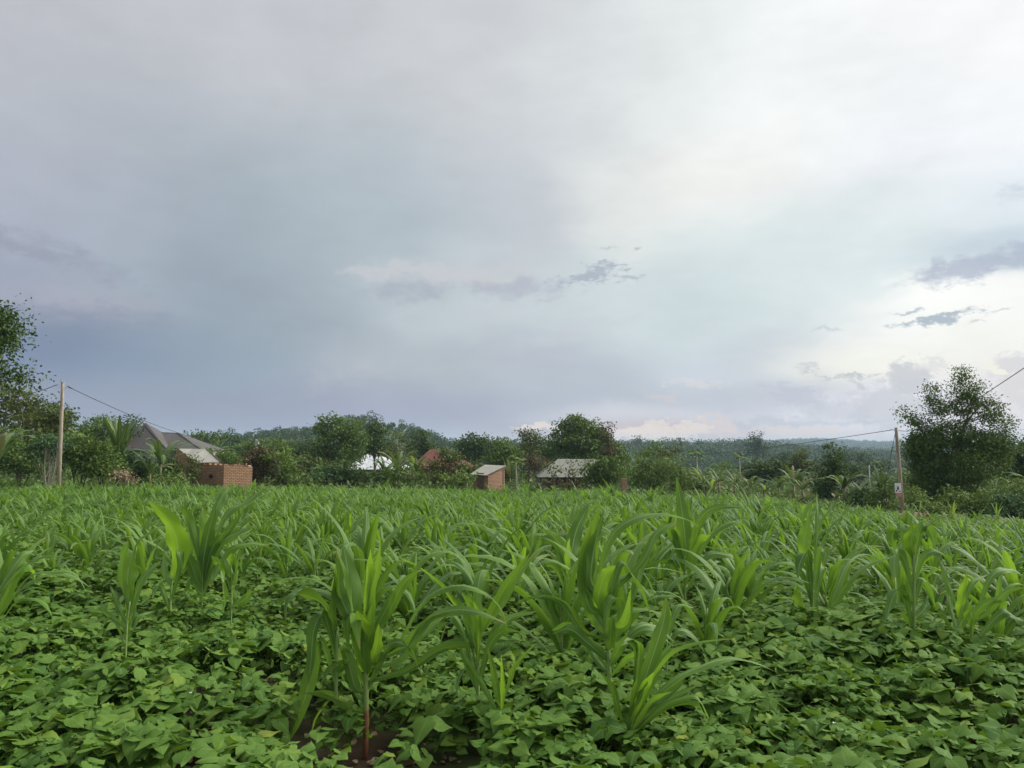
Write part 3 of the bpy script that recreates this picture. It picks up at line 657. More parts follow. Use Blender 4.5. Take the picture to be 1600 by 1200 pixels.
hero('tall clump-like maize with broad upright glowing blades and one long arching leaf', 955, 1075, .36, [(951, 1030), (945, 970), (938, 910)], [
 ([(930, 985), (921, 900), (925, 845), (936, 792)], 26, .95, .1), ([(932, 990), (917, 920), (915, 860), (925, 815)], 20, .7, .1), ([(936, 960), (940, 880), (960, 832), (992, 810), (1035, 802), (1075, 812), (1092, 824)], 16, .15, .5),
 ([(938, 1010), (921, 950), (914, 905), (922, 858), (938, 822)], 24, .12, .1), ([(936, 1000), (936, 935), (948, 896), (966, 882)], 26, .9, .1),
 ([(955, 895), (968, 882), (988, 897), (1006, 928), (1018, 962)], 18, .1, .6), ([(956, 1040), (967, 985), (970, 945), (958, 934), (948, 955), (949, 1012)], 17, .3, .2),
 ([(960, 1030), (966, 980), (970, 940)], 16, .9, .1), ([(963, 1020), (976, 975), (988, 928)], 15, .85, .1), ([(935, 1040), (912, 985), (885, 945), (852, 934), (822, 944)], 11, .45, .8),
 ([(938, 1050), (918, 1000), (890, 978), (862, 985)], 17, .15, .5), ([(962, 1030), (990, 985), (1025, 978), (1062, 1012)], 15, .1, .7), ([(958, 1000), (985, 940), (1003, 880), (1028, 835), (1058, 816)], 15, .15),
 ([(948, 1060), (925, 1020), (912, 1000)], 16, .3), ([(960, 1060), (980, 1030), (1000, 1018)], 10, .3), ([(950, 1065), (932, 1030), (918, 1008), (922, 1040)], 12, .05), ([(956, 1055), (953, 1000), (957, 960)], 18, .05, .2),
 ([(958, 1060), (966, 1015), (980, 990)], 14, .05, .3), ([(945, 1030), (925, 960), (908, 930)], 20, .1, .2)], sr=.016, dup=.6)
hero('leaning maize plant at the bottom right of centre, slanting right with split striped blades', 962, 1188, .05, [(975, 1150), (992, 1110)], [
 ([(985, 1130), (1008, 1060), (1028, 1000), (1038, 965), (1041, 929)], 22, .2, .1), ([(983, 1130), (995, 1060), (999, 1010), (986, 999), (975, 1002)], 13, .15, .2),
 ([(990, 1115), (1020, 1055), (1050, 1020), (1090, 1004), (1148, 998)], 8, .75, .8), ([(993, 1125), (1040, 1072), (1088, 1044), (1135, 1029), (1178, 1034), (1212, 1050)], 15, .25, .8),
 ([(990, 1130), (1018, 1098), (1045, 1075), (1076, 1053)], 13, .85), ([(985, 1140), (1030, 1108), (1072, 1090), (1092, 1092), (1108, 1122), (1120, 1152)], 9, .55, .8),
 ([(975, 1155), (966, 1110), (956, 1072), (936, 1049)], 10, .15), ([(988, 1120), (1002, 1070), (1018, 1020), (1036, 985)], 14, .6, .2), ([(990, 1125), (1005, 1080), (1022, 1050)], 14, .85),
 ([(984, 1140), (1010, 1105), (1040, 1090), (1068, 1068)], 10, .4), ([(970, 1165), (990, 1180), (1003, 1160)], 5, .4)], sr=.014, dup=.6)
hero('short second stem rising beside the leaning bottom right maize plant', 968, 1180, .08, [(982, 1150), (990, 1120)], [([(985, 1140), (1012, 1080), (1030, 1040), (1048, 1010)], 12, .6), ([(982, 1145), (990, 1090), (996, 1060)], 10, .3), ([(988, 1130), (1015, 1100), (1050, 1080)], 9, .5)], sr=.009)
hero('maize plant at the left with one broad upright bright blade above a small rosette', 197, 1022, .30, [(198, 985), (203, 940)], [
 ([(204, 950), (199, 915), (201, 885), (209, 858)], 28, .55, .1), ([(203, 950), (190, 905), (193, 868), (200, 845)], 18, .2, .1), ([(203, 920), (208, 862), (225, 838), (248, 824), (270, 825)], 8, .2, .8),
 ([(206, 945), (222, 905), (252, 876)], 14, .1, .3), ([(200, 985), (186, 950), (172, 914)], 9, .1), ([(198, 1015), (206, 975), (213, 945)], 12, .05), ([(197, 1018), (190, 975), (186, 945)], 12, .7),
 ([(198, 1018), (199, 980), (205, 950)], 12, .85), ([(196, 1005), (180, 970), (166, 966), (158, 990)], 7, .3), ([(195, 1010), (170, 985), (158, 950), (165, 935)], 9, .1), ([(199, 990), (215, 965), (240, 955)], 9, .1)], sr=.009)
hero('pale yellow-green maize blade, very broad, curving left on a short grey-leaved stem', 266, 965, .33, [(267, 930), (270, 900)], [
 ([(270, 925), (277, 880), (276, 845), (262, 812), (232, 784)], 36, .97, .05), ([(266, 925), (256, 890), (257, 858)], 13, .1), ([(272, 920), (281, 885), (280, 862), (286, 895)], 11, .1),
 ([(262, 880), (275, 866), (297, 861)], 8, .3, .8), ([(266, 935), (250, 915), (238, 935)], 10, .1)], sr=.012)
hero('dark green maize plant left of centre with wide wavy blades fanning up to the right', 315, 945, .33, [(316, 915), (318, 880)], [
 ([(316, 930), (318, 875), (326, 830), (337, 794)], 21, 0, .1), ([(314, 915), (300, 885), (292, 862)], 18, 0, .2), ([(320, 880), (342, 852), (372, 832), (398, 822)], 17, .05, .4),
 ([(322, 855), (334, 808), (346, 778), (357, 760)], 15, .05, .2), ([(326, 850), (352, 806), (385, 784), (422, 757)], 15, .05, .5), ([(312, 870), (302, 835), (300, 802)], 17, .15, .1),
 ([(316, 870), (317, 825), (316, 792)], 16, .75, .2), ([(325, 875), (348, 842), (380, 800)], 13, .0), ([(312, 860), (295, 810), (278, 788)], 12, .1), ([(320, 890), (350, 868), (385, 850), (420, 852)], 14, .5, .5),
 ([(318, 900), (335, 880), (345, 892), (350, 915)], 12, .3), ([(314, 900), (300, 900), (290, 925)], 12, .0), ([(320, 895), (330, 860), (352, 830)], 16, .3, .2)], sr=.012)
hero('ragged pale maize plant with a torn yellowish top, beside the dark green one', 361, 968, .33, [(362, 930), (361, 880)], [
 ([(361, 895), (360, 875), (361, 864)], 7, .8), ([(359, 890), (346, 880), (336, 900), (328, 918)], 12, .1, .6), ([(364, 890), (374, 872), (379, 895)], 12, .1, .5), ([(362, 930), (368, 905), (372, 890)], 6, .9),
 ([(360, 935), (350, 910), (352, 935), (348, 960)], 5, .9), ([(358, 905), (345, 885), (330, 868)], 14, .5, .3), ([(364, 945), (384, 935), (392, 920)], 12, .0)], sr=.009)
hero('maize plant cut by the left edge of the picture with a yellow-green arching leaf', -14, 1010, .30, [(-12, 970), (-10, 930)], [
 ([(-8, 985), (8, 935), (28, 892), (46, 882), (53, 895), (56, 914)], 22, .85, .25), ([(-8, 950), (15, 895), (35, 868), (52, 860)], 17, .15, .3), ([(-6, 975), (22, 942), (50, 935), (72, 945), (82, 965), (80, 992)], 9, .5, .8),
 ([(-8, 950), (40, 905), (85, 893), (118, 897), (136, 926)], 8, .3, .9), ([(-10, 940), (20, 900), (60, 872), (95, 868)], 9, .3, .8), ([(-10, 950), (-25, 900), (-50, 880)], 16, .3)], sr=.013)
hero('tall maize blade standing like a pale green sword right of centre, above the row', 1070, 950, .36, [(1070, 910), (1069, 870)], [
 ([(1070, 930), (1072, 860), (1066, 800), (1057, 744)], 22, .12, .05), ([(1066, 885), (1055, 845), (1040, 822), (1027, 812)], 15, .1, .5), ([(1066, 905), (1048, 880), (1015, 884), (992, 897)], 12, .12, .8),
 ([(1074, 880), (1092, 815), (1118, 793), (1162, 792)], 13, .1, .6), ([(1072, 900), (1092, 850), (1110, 835)], 14, .6), ([(1068, 900), (1060, 850), (1056, 820)], 14, .8, .2), ([(1074, 900), (1085, 845), (1098, 812)], 13, .4),
 ([(1074, 910), (1105, 870), (1140, 868), (1162, 880)], 12, .1, .7), ([(1076, 890), (1110, 838), (1150, 815), (1185, 840)], 11, .3, .8), ([(1066, 915), (1050, 900), (1040, 920)], 10, .1)], sr=.014)
hero('bright maize plant with curled tip, left neighbour of the tall right-of-centre clump', 888, 965, .34, [(888, 920), (887, 880)], [
 ([(888, 900), (880, 862), (865, 838), (845, 826)], 16, .92, .2), ([(889, 905), (893, 862), (902, 825), (920, 790)], 23, .12, .1), ([(886, 915), (870, 890), (852, 885), (842, 900)], 12, .2, .6),
 ([(886, 900), (868, 855), (848, 842), (838, 860)], 12, .15, .6), ([(890, 920), (905, 880), (925, 865)], 12, .1), ([(888, 910), (886, 870), (890, 840)], 12, .7), ([(884, 925), (868, 915), (858, 935)], 9, .1)], sr=.011)
hero('maize plant with a rolled yellow-striped top leaf, right part of the field', 1268, 985, .33, [(1270, 940), (1272, 890)], [
 ([(1262, 885), (1257, 855), (1259, 832), (1264, 811)], 22, 1.0, .1), ([(1277, 865), (1277, 815), (1276, 768)], 6, .1, .1), ([(1270, 890), (1262, 868), (1250, 880), (1247, 905)], 16, .0, .3),
 ([(1272, 890), (1282, 862), (1290, 864), (1285, 885)], 14, .1, .3), ([(1249, 965), (1247, 935), (1245, 912)], 13, .85, .1), ([(1266, 930), (1252, 895), (1238, 872)], 10, .1, .3), ([(1264, 900), (1240, 872), (1218, 872), (1205, 885)], 10, .1, .7),
 ([(1272, 920), (1282, 895), (1284, 880)], 9, .05)], sr=.009)
hero('tall maize plant on the right with large drooping grey-green flag leaves at the top', 1427, 1018, .32, [(1428, 960), (1428, 900), (1427, 862)], [
 ([(1426, 880), (1414, 838), (1402, 828), (1394, 838), (1399, 860)], 24, .2, .3), ([(1430, 880), (1437, 832), (1446, 822), (1456, 835), (1460, 855)], 17, .15, .4), ([(1427, 890), (1424, 845), (1424, 815)], 22, .5, .1),
 ([(1426, 905), (1412, 872), (1400, 868), (1397, 885), (1397, 910)], 18, .1, .2), ([(1430, 905), (1442, 870), (1462, 862), (1478, 868), (1487, 884)], 13, .02, .6), ([(1426, 940), (1412, 922), (1398, 928), (1390, 950), (1382, 975)], 18, .1, .3),
 ([(1430, 945), (1438, 905), (1450, 915), (1462, 950)], 11, .12, .3), ([(1427, 960), (1420, 930), (1418, 905)], 15, .45, .1), ([(1428, 930), (1432, 890), (1434, 860)], 15, .5, .1), ([(1429, 975), (1445, 950), (1450, 930)], 12, .1), ([(1425, 985), (1412, 960), (1405, 970)], 8, .8)], sr=.014)
hero('slim upright maize plant right of the tall drooping one, bright in the middle', 1497, 1022, .30, [(1497, 985), (1498, 950)], [
 ([(1498, 985), (1503, 935), (1511, 893)], 15, .75, .1), ([(1496, 970), (1482, 915), (1468, 872)], 10, .15), ([(1500, 965), (1517, 915), (1545, 897)], 8, .4, .7), ([(1496, 990), (1486, 950), (1480, 910)], 11, .2), ([(1499, 995), (1512, 960), (1520, 935)], 10, .5), ([(1495, 985), (1478, 965), (1465, 960), (1458, 975)], 9, .15)], sr=.009)
hero('short maize plant with flat grey leaves reaching to the right edge of the picture', 1514, 1022, .30, [(1518, 985), (1528, 950)], [
 ([(1516, 1000), (1524, 960), (1550, 938), (1572, 945)], 12, .6, .4), ([(1535, 965), (1565, 958), (1598, 970), (1632, 968)], 17, .1, .8), ([(1520, 985), (1545, 955), (1572, 925), (1600, 918)], 10, .2, .6), ([(1516, 990), (1512, 950), (1506, 925)], 10, .5), ([(1530, 960), (1550, 900), (1580, 890), (1600, 900)], 12, .15, .5)], sr=.009)
hero('dry yellow maize stem with a broken top, standing out in the row left of centre', 546, 885, .40, [(546, 850), (548, 815)], [
 ([(546, 862), (543, 825), (540, 800)], 9, .6), ([(547, 860), (550, 825), (549, 795)], 5, 1.0), ([(548, 850), (560, 815), (572, 800)], 8, .15), ([(547, 860), (530, 835), (524, 815), (518, 830)], 9, .15), ([(548, 865), (562, 845), (575, 850)], 8, .2)], sr=.010)
hero('single curved maize leaf poking out of the beans at the bottom left', 330, 1196, .20, [(328, 1185), (326, 1178)], [
 ([(328, 1190), (318, 1172), (300, 1158), (270, 1150)], 9, .5, .6), ([(330, 1195), (338, 1170), (342, 1150)], 8, .4)], sr=.006)
hero('small pale maize shoot low among the beans at the bottom right', 1356, 1196, .16, [(1356, 1180), (1356, 1168)], [
 ([(1356, 1190), (1352, 1165), (1344, 1146)], 7, .6), ([(1356, 1190), (1358, 1162), (1360, 1138)], 8, .7, .2), ([(1357, 1190), (1368, 1170), (1385, 1162)], 7, .4), ([(1355, 1192), (1340, 1180), (1326, 1178)], 6, .5)], sr=.006)
hero('young maize plant just behind the leaning one, grey blades bent to the right', 1040, 1040, .32, [(1042, 1010), (1044, 985)], [
 ([(1042, 1020), (1030, 985), (1018, 965)], 12, .2), ([(1043, 1015), (1050, 970), (1062, 945), (1085, 950)], 12, .1, .6), ([(1044, 1010), (1060, 985), (1090, 1000), (1105, 1030)], 12, .1, .6), ([(1043, 1010), (1044, 965), (1040, 935)], 12, .5, .2), ([(1042, 1025), (1020, 1005), (1005, 1020)], 9, .3)], sr=.009)
# ------------------------------------------------------------------ generic maize plants
def plant_variant(seed, parts, loc, label):
    H = 1.0; rr = np.random.default_rng(seed); out, stalk = maize_leaves(seed, H, int(rr.integers(10, 14)), rr.uniform(.8, 1.2), rr.uniform(.2, .9), 12, 5, rr.uniform(.076, .108))
    ro = root('maize_plant', loc, label, 'maize', 'maize plants in the nearer rows of the field')
    m = MB(); m.tube(catmull(stalk, 6), np.linspace(.014, .007, 6), 6); T_ = rr.random()
    out = [(V, Fq, [(a[0], a[1], min(1, max(0, a[2]+(T_-.5)*.25)), a[3]*.4+T_*.6) for a in A]) for V, Fq, A in out]
    m.build('stalk', 'maize_stalk', ro)
    if parts:
        for V, Fq, A in out: mk('leaf', V, Fq, 'maize_leaf', A, ro)
    else:
        b = MB()
        for V, Fq, A in out: b.add(V, Fq, A)
        b.build('foliage', 'maize_leaf', ro)
    return ro
def kids(o): return [c for c in bpy.data.objects if c.parent == o]
# landmarks behind the field by direction, for saying which plant is meant
LAND = [(-.70, 'the left pole'), (-.54, 'the bushes beside the left pole'), (-.46, 'the grey hipped roof'), (-.37, 'the open brick enclosure'), (-.29, 'the rust-coloured round bush'), (-.2, 'the white roof'), (-.12, 'the bare-branched shrub'),
        (-.06, 'the red roof'), (0., 'the little brick hut'), (.06, 'the farmhouse roof'), (.13, 'the biggest domed tree'), (.2, 'the brick pillar'), (.29, 'the papaya trees'), (.37, 'the dark round tree'), (.43, 'the dark conical tree'), (.5, 'the leaning pole'), (.6, 'the big spiky tree'), (2, 'the right-edge bushes')]
def landmark(u):
    for lim, nm in LAND:
        if u < lim+.035: return nm
    return LAND[-1][1]
rg = np.random.default_rng(21); pts = []
cell = {}
def ok(x, y, dmin, others):
    for i in range(int(x//1)-1, int(x//1)+2):
        for j in range(int(y//1)-1, int(y//1)+2):
            for (a, b) in others.get((i, j), ()):
                if (a-x)**2+(b-y)**2 < dmin*dmin: return False
    return True
def addp(x, y): cell.setdefault((int(x//1), int(y//1)), []).append((x, y))
for hx, hy in HERO_XY: addp(hx, hy)
def start_y(u):      # nearest distance of the closed maize rows in each direction
    return float(np.interp(u, [-.75, -.55, -.42, -.3, -.18, -.05, .05, .18, .28, .4, .5, .62, .75], [9.2, 11.0, 10.5, 11.2, 8.6, 8.0, 7.6, 7.4, 7.6, 7.8, 7.2, 6.8, 6.2]))
cand = 0
while len(pts) < 4200 and cand < 90000:
    cand += 1
    y = math.sqrt(rg.uniform(6.0**2, 52**2)); x = rg.uniform(-1, 1)*(.72*y+4.0)
    if y > field_edge(x, y)-.3 or y < start_y(x/y)-2.6 or (y < start_y(x/y) and rg.random() > .09): continue
    dens = .10+.90*float(vnoise(x+3, y+8, .42) > .42)
    if rg.random() > dens: continue
    if not ok(x, y, .62 if y < 20 else .52, cell): continue
    addp(x, y); pts.append((x, y))
pts.sort(key=lambda p: p[1])
NIND = 280
A_ = [plant_variant(100+i, True, (0, 0, 0), '') for i in range(9)]
B_ = [plant_variant(200+i, False, (0, 0, 0), '') for i in range(10)]
KA = {o.name: kids(o) for o in A_+B_}; used = set()
vis = [p for p in pts if abs(p[0]) < .70*p[1]][:NIND]; vs = set(vis)
cnt = {}; plab = []
for i, (x, y) in enumerate(vis):
    src = A_[rg.integers(len(A_))] if i < 60 else B_[rg.integers(len(B_))]
    if src.name in used:
        o = src.copy(); COL.objects.link(o)
        for c in KA[src.name]:
            d = c.copy(); COL.objects.link(d); d.parent = o
    else: o = src; used.add(src.name)
    s = rg.uniform(.80, 1.20)*(.84+.42*float(vnoise(x+31, y+17, .28)))*(1.18 if rg.random() < .12 else 1)*float(np.interp(x/y, [-.7, -.35, -.2, .25, .45, .7], [.84, .90, 1.03, 1.03, .92, .85]))
    o.location = (x, y, gz1(x, y)); o.rotation_euler = (rg.normal(0, .06), rg.normal(0, .06), rg.uniform(0, 2*pi)); o.scale = (s*rg.uniform(.9, 1.1),)*2+(s,)
    u = x/y; row = 'in the front rows' if y < 11 else 'a few rows in' if y < 13.5 else 'deeper in' if y < 16 else 'midway'
    look = 'short' if s < .90 else 'tall' if s > 1.08 else 'mid-height'
    plab.append((f'{look} maize {row}, towards {landmark(u)}', u, o))
grp = {}
for l_, u, o in plab: grp.setdefault(l_, []).append((u, o))
ORD = ['first', 'second', 'third', 'fourth', 'fifth', 'sixth', 'seventh', 'eighth', 'ninth', 'tenth', 'eleventh', 'twelfth']
for l_, q in grp.items():
    q.sort(key=lambda a_: a_[0])
    for i, (u, o) in enumerate(q):
        o['label'] = l_ if len(q) == 1 else l_+(', left one' if i == 0 else ', right one') if len(q) == 2 else l_+f', {ORD[min(i, 11)]} from left'
for s_ in A_+B_:
    if s_.name not in used:
        for c in KA[s_.name]: bpy.data.objects.remove(c)
        bpy.data.objects.remove(s_)
rest = [p for p in pts if p not in vs]
# every farther plant together (well over 300 of them)
mid = MB(); LV = []
for i in range(14):
    rr = np.random.default_rng(300+i); o_, st_ = maize_leaves(300+i, 1.0, 12, rr.uniform(.8, 1.25), rr.uniform(.2, .9), 7, 3, .098)
    b = MB()
    for V, Fq, A in o_: b.add(V, Fq, A)
    LV.append((np.vstack(b.V), np.vstack(b.F), np.vstack(b.A)))
Vs, Fs, As = [], [], []; k = 0
for (x, y) in rest:
    V, Fq, A = LV[rg.integers(14)]; a = rg.uniform(0, 2*pi); s = rg.uniform(.72, 1.08)*(.80+.42*float(vnoise(x+31, y+17, .28)))*(1.25 if rg.random() < .05 else 1)*float(np.interp(x/y, [-.7, -.35, -.2, .3, .42, .7], [.84, .88, 1, 1, .72, .6]))
    Rm = np.array([[cos(a), -sin(a), 0], [sin(a), cos(a), 0], [0, 0, 1]])*s
    V2 = V@Rm.T+np.array((x, y, gz1(x, y))); A2 = A.copy(); A2[:, 3] = np.clip(A2[:, 3]*.3+rg.random()*.55+.3*float(vnoise(x+5, y+77, .22))-.08, 0, 1); A2[:, 2] = np.clip(A2[:, 2]+rg.normal(0, .18), 0, 1)
    Vs.append(V2); Fs.append(Fq+k); As.append(A2); k += len(V2)
tag(mk('maize_crop', np.vstack(Vs), np.vstack(Fs), 'maize_leaf', np.vstack(As)), 'mass of green maize covering the far half of the field', 'maize crop', kind='stuff')
#@@TREES
# ------------------------------------------------------------------ trees and bushes
def crown_mesh(lobes, leaf0, lai, seed, clump=.9, shape=LEAF4, up=.35, flat=1.0):
    """lobes: (centre xyz, rx, ry, rz). Leaves gathered in clumps on and inside the lobes."""
    rr = np.random.default_rng(seed); P_, Nn, Y_, cl = [], [], [], []
    for c, rx, ry, rz in lobes:
        c = np.asarray(c, float); area = pi*rx*rz; leaf = leaf0*.80; nl = max(60, int(area*lai*8/(leaf*leaf*.36)/2)); ncl = max(10, int(nl/36))
        d = rr.normal(size=(ncl, 3)); d /= np.linalg.norm(d, axis=1)[:, None]; rad = rr.uniform(.35, .98, ncl)**.6
        cc = c+d*rad[:, None]*np.array((rx, ry, rz)); cl.append(cc)
        cs = clump*leaf*2.9*rr.uniform(.5, 1.3, ncl); tint = rr.random(ncl)
        w = rr.integers(0, ncl, nl)
        q = cc[w]+np.clip(rr.normal(size=(nl, 3)), -1.7, 1.7)*cs[w][:, None]*np.array((1, 1, .6*flat)); P_.append(q)
        nrm = (q-c)/np.array((rx, ry, rz)); nrm /= np.linalg.norm(nrm, axis=1)[:, None]+1e-6
        Nn.append(nrm); Y_.append(tint[w])
    q = np.vstack(P_); nrm = np.vstack(Nn); y = np.concatenate(Y_); n = len(q)
    yaw = np.arctan2(-nrm[:, 0], nrm[:, 1])+rr.normal(0, .9, n); pitch = rr.normal(.35, .6, n)-nrm[:, 2]*.5; roll = rr.normal(0, .6, n)
    V, Fq, A = stamp(shape[0], shape[1], shape[2], q, rotm(yaw, pitch, roll), leaf0*.80*rr.uniform(.7, 1.3, n), y, rr.random(n))
    return V, Fq, A, np.vstack(cl)
def tree(name, label, cat, d, base_px, lobes, leaf, mat='foliage_mid', lai=1.0, trunk=.16, bark='bark', group=None, seed=0, stems=1, limbs=10, depth=1.0, clump=.62, flat=1.0, shape=LEAF4, trunk_name='trunk'):
    """lobes in pixels: (cx, cy, rx, ry[, depth offset m])"""
    rr = np.random.default_rng(seed+17); X = P(base_px, 700, d)[0]; base = np.array((X, d, gz1(X, d)))
    L = []
    for i, lb in enumerate(lobes):
        cx, cy, rx, ry = lb[:4]; off = lb[4] if len(lb) > 4 else rr.uniform(-.35, .35)*rx*mpp(d)
        c = P(cx, cy, d+off); L.append((c, rx*mpp(d), rx*mpp(d)*depth, ry*mpp(d)))
    V, Fq, A, cl = crown_mesh(L, leaf, lai, seed, clump, shape, flat=flat)
    ro = root(name, base, label, cat, group)
    m = MB(); cen = np.mean([c for c, *_ in L], axis=0); low = min(c[2]-rz for c, rx, ry, rz in L)
    for s in range(stems):
        a = rr.uniform(0, 6.28); f0 = base+np.array((cos(a), sin(a), 0))*(.0 if stems == 1 else trunk*1.2)-np.array((0, 0, .15))
        tgt = cen if stems == 1 else L[rr.integers(len(L))][0]
        mid_ = f0*.5+tgt*.5; mid_[:2] += rr.normal(0, .12*np.linalg.norm(tgt-f0)*.35, 2)
        C = catmull([f0, mid_, tgt], 7); m.tube(C, np.linspace(trunk, trunk*.35, 7), 7)
        for k in range(limbs if stems == 1 else 3):
            s0 = C[rr.integers(2, 6)]; e = cl[rr.integers(len(cl))]
            md = s0*.5+e*.5+np.array((0, 0, .1*abs(e[2]-s0[2]))); m.tube(catmull([s0, md, e], 5), np.linspace(trunk*.42, trunk*.08, 5), 5, False)
    m.build(trunk_name, bark, ro, loc=None).location = -Vector(base)
    mk('crown', V-base, Fq, mat, A, ro)
    return ro
TB = 'trees along the far edge of the field'; TL = 'bushes on the left edge of the field'; TR = 'bushes on the right edge of the field'
def tr(*a, **k): return tree('tree', *a, **k)
def bush(*a, **k): k.setdefault('stems', 4); k.setdefault('trunk', .05); k.setdefault('group', TL); k.setdefault('trunk_name', 'stems' if False else 'trunk'); return tree('bush', *a, **k)
tr('big-leaved tree leaning in from the left edge high above the others', 'tree', 28, -140, [(-8, 494, 20, 16), (12, 512, 11, 16), (-18, 532, 24, 20), (6, 545, 13, 6), (-4, 580, 16, 8), (18, 586, 12, 6), (40, 589, 8, 8), (-60, 510, 40, 44), (-60, 590, 30, 26)], .16, 'foliage_dark', 2.6, .18, seed=1, limbs=7, clump=1.1)
tr('dark layered flat-topped tree at the left edge behind the pole', 'tree', 58, 30, [(15, 622, 44, 15), (-10, 645, 60, 16), (60, 662, 38, 13), (30, 680, 70, 18), (80, 645, 18, 12), (93, 660, 18, 16), (100, 680, 14, 18), (0, 600, 10, 6)], .30, 'foliage_olive', 1.2, .22, seed=2, flat=.6, limbs=16, group=TB)
tr('dark green tree rising just behind the left pole', 'tree', 66, 78, [(70, 640, 22, 14), (85, 658, 24, 18), (60, 655, 20, 14), (95, 685, 20, 22)], .32, 'foliage_dark', 1.2, .2, seed=3, group=TB)
tr('round-headed tree between the left pole and the grey hipped roof', 'tree', 88, 150, [(150, 668, 30, 15), (132, 675, 16, 12), (168, 674, 18, 12), (150, 690, 36, 16)], .40, 'foliage_mid', 1.3, .22, seed=4, group=TB)
tr('small dark tree touching the left end of the grey hipped roof', 'tree', 96, 200, [(190, 662, 8, 9), (206, 660, 9, 8), (196, 676, 11, 8)], .42, 'foliage_dark', 1.3, .18, seed=5, group=TB)
bush('pale-stemmed cassava bush right beside the foot of the left pole', 'bush', 44.5, 76, [(75, 700, 24, 18), (60, 705, 18, 14), (90, 690, 16, 12), (72, 685, 22, 10)], .20, 'foliage_cool', .7, bark='pale_bark', seed=6, stems=6)
bush('dense dark bush in the left corner under the flat-topped tree', 'bush', 47, 35, [(30, 715, 34, 26), (15, 690, 26, 20), (55, 728, 26, 18), (-10, 710, 30, 30)], .20, 'foliage_mid', 1.1, seed=7)
bush('leafy green bush just right of the left pole', 'bush', 46, 125, [(125, 700, 26, 20), (112, 718, 20, 22), (140, 720, 26, 22), (130, 684, 16, 8)], .20, 'foliage_light', 1.0, seed=8)
bush('low spreading bush in front of the grey hipped roof', 'bush', 46, 165, [(165, 712, 24, 20), (150, 730, 24, 14), (180, 730, 20, 14), (158, 702, 14, 8)], .20, 'foliage_light', .9, seed=9)
bush('dark shaded bush between the two banana plants by the grey roof', 'bush', 48, 215, [(210, 726, 24, 18), (228, 735, 18, 14), (200, 712, 16, 12)], .20, 'foliage_cool', 1.1, seed=10)
bush('small dark bush leaning against the brick lean-to', 'bush', 49.5, 264, [(262, 728, 16, 18), (272, 740, 12, 10)], .18, 'foliage_dark', 1.1, seed=11)
bush('narrow dark bush in front of the corner of the brick enclosure', 'bush', 50.5, 302, [(301, 728, 8, 14), (303, 742, 8, 10), (298, 715, 5, 6)], .15, 'foliage_olive', 1.0, trunk=.03, seed=12)
bush('heap of dry orange twigs and leaves in front of the left bushes', 'brush heap', 44.5, 187, [(185, 742, 14, 8), (200, 746, 10, 6)], .16, 'dry_stems', .8, trunk=.02, seed=13)
bush('low green weeds growing below the banana plant by the brick lean-to', 'bush', 47, 255, [(255, 747, 26, 7), (285, 748, 18, 6)], .18, 'foliage_light', .8, trunk=.02, seed=14)
bush('rust-brown rounded bush right of the brick enclosure', 'bush', 58, 405, [(405, 715, 20, 16), (395, 735, 18, 20), (420, 728, 18, 20), (408, 704, 10, 6)], .22, 'foliage_rust', 1.3, seed=15, group=TB)
bush('yellow-green ferny bush right of the rust-brown bush', 'bush', 57, 438, [(440, 728, 18, 20), (430, 712, 12, 8), (452, 740, 16, 14)], .24, 'foliage_light', .8, seed=16, group=TB)
tr('small umbrella-shaped tree behind the brick enclosure', 'tree', 66, 352, [(350, 713, 18, 6), (362, 718, 16, 6), (340, 718, 12, 5)], .24, 'foliage_mid', 1.2, .08, seed=17, group=TB)
BG = [  # d, base, lobes, kind, label
 (150, 310, [(305, 690, 16, 12), (318, 694, 14, 12)], 'foliage_mid', 'rounded green tree showing over the right end of the grey hipped roof'),
 (150, 340, [(331, 684, 8, 9), (322, 690, 10, 10)], 'foliage_mid', 'narrow green tree right of the grey roof above the brick lean-to'),
 (170, 362, [(363, 688, 13, 9), (350, 692, 10, 8), (372, 694, 12, 8)], 'foliage_dark', 'domed tree right of the narrow green one, over the brick enclosure'),
 (160, 345, [(345, 692, 7, 7)], 'foliage_far', 'tiny domed tree peeping between two larger ones behind the brick enclosure'),
 (120, 400, [(385, 705, 20, 12), (410, 702, 22, 12), (430, 708, 20, 12)], 'foliage_mid', 'broad tree behind the rust-brown bush'),
 (110, 450, [(450, 705, 22, 14), (470, 715, 22, 14), (485, 703, 18, 14)], 'foliage_dark', 'dark spreading tree between the rust-brown bush and the tall tree'),
 (80, 480, [(478, 730, 26, 18), (500, 735, 20, 16), (460, 742, 18, 12)], 'foliage_olive', 'low olive tree in front of the dark spreading one'),
 (105, 430, [(432, 695, 12, 8), (440, 700, 14, 8)], 'foliage_light', 'light green tree top behind the pale concrete post'),
]
for i, (d, b, lb, mt, lab) in enumerate(BG): tr(lab, 'tree', d, b, lb, .0042*d, mt, 1.3, .18, seed=30+i, group=TB)
tr('tall light-topped tree left of the white roof, tallest on that side', 'tree', 84, 520, [(511, 655, 9, 8), (500, 668, 9, 6), (523, 659, 8, 8), (512, 672, 16, 12), (540, 665, 22, 10), (555, 680, 24, 14), (525, 692, 26, 18), (505, 710, 20, 18), (545, 705, 26, 14), (502, 722, 14, 14)], .34, 'foliage_mid', 1.1, .22, seed=50, limbs=16, group=TB)
tr('dark slender tree standing behind the white roof', 'tree', 90, 587, [(587, 666, 8, 9), (580, 678, 12, 12), (592, 684, 12, 12), (585, 700, 16, 14), (575, 690, 8, 8)], .36, 'foliage_dark', 1.3, .18, seed=51, group=TB)
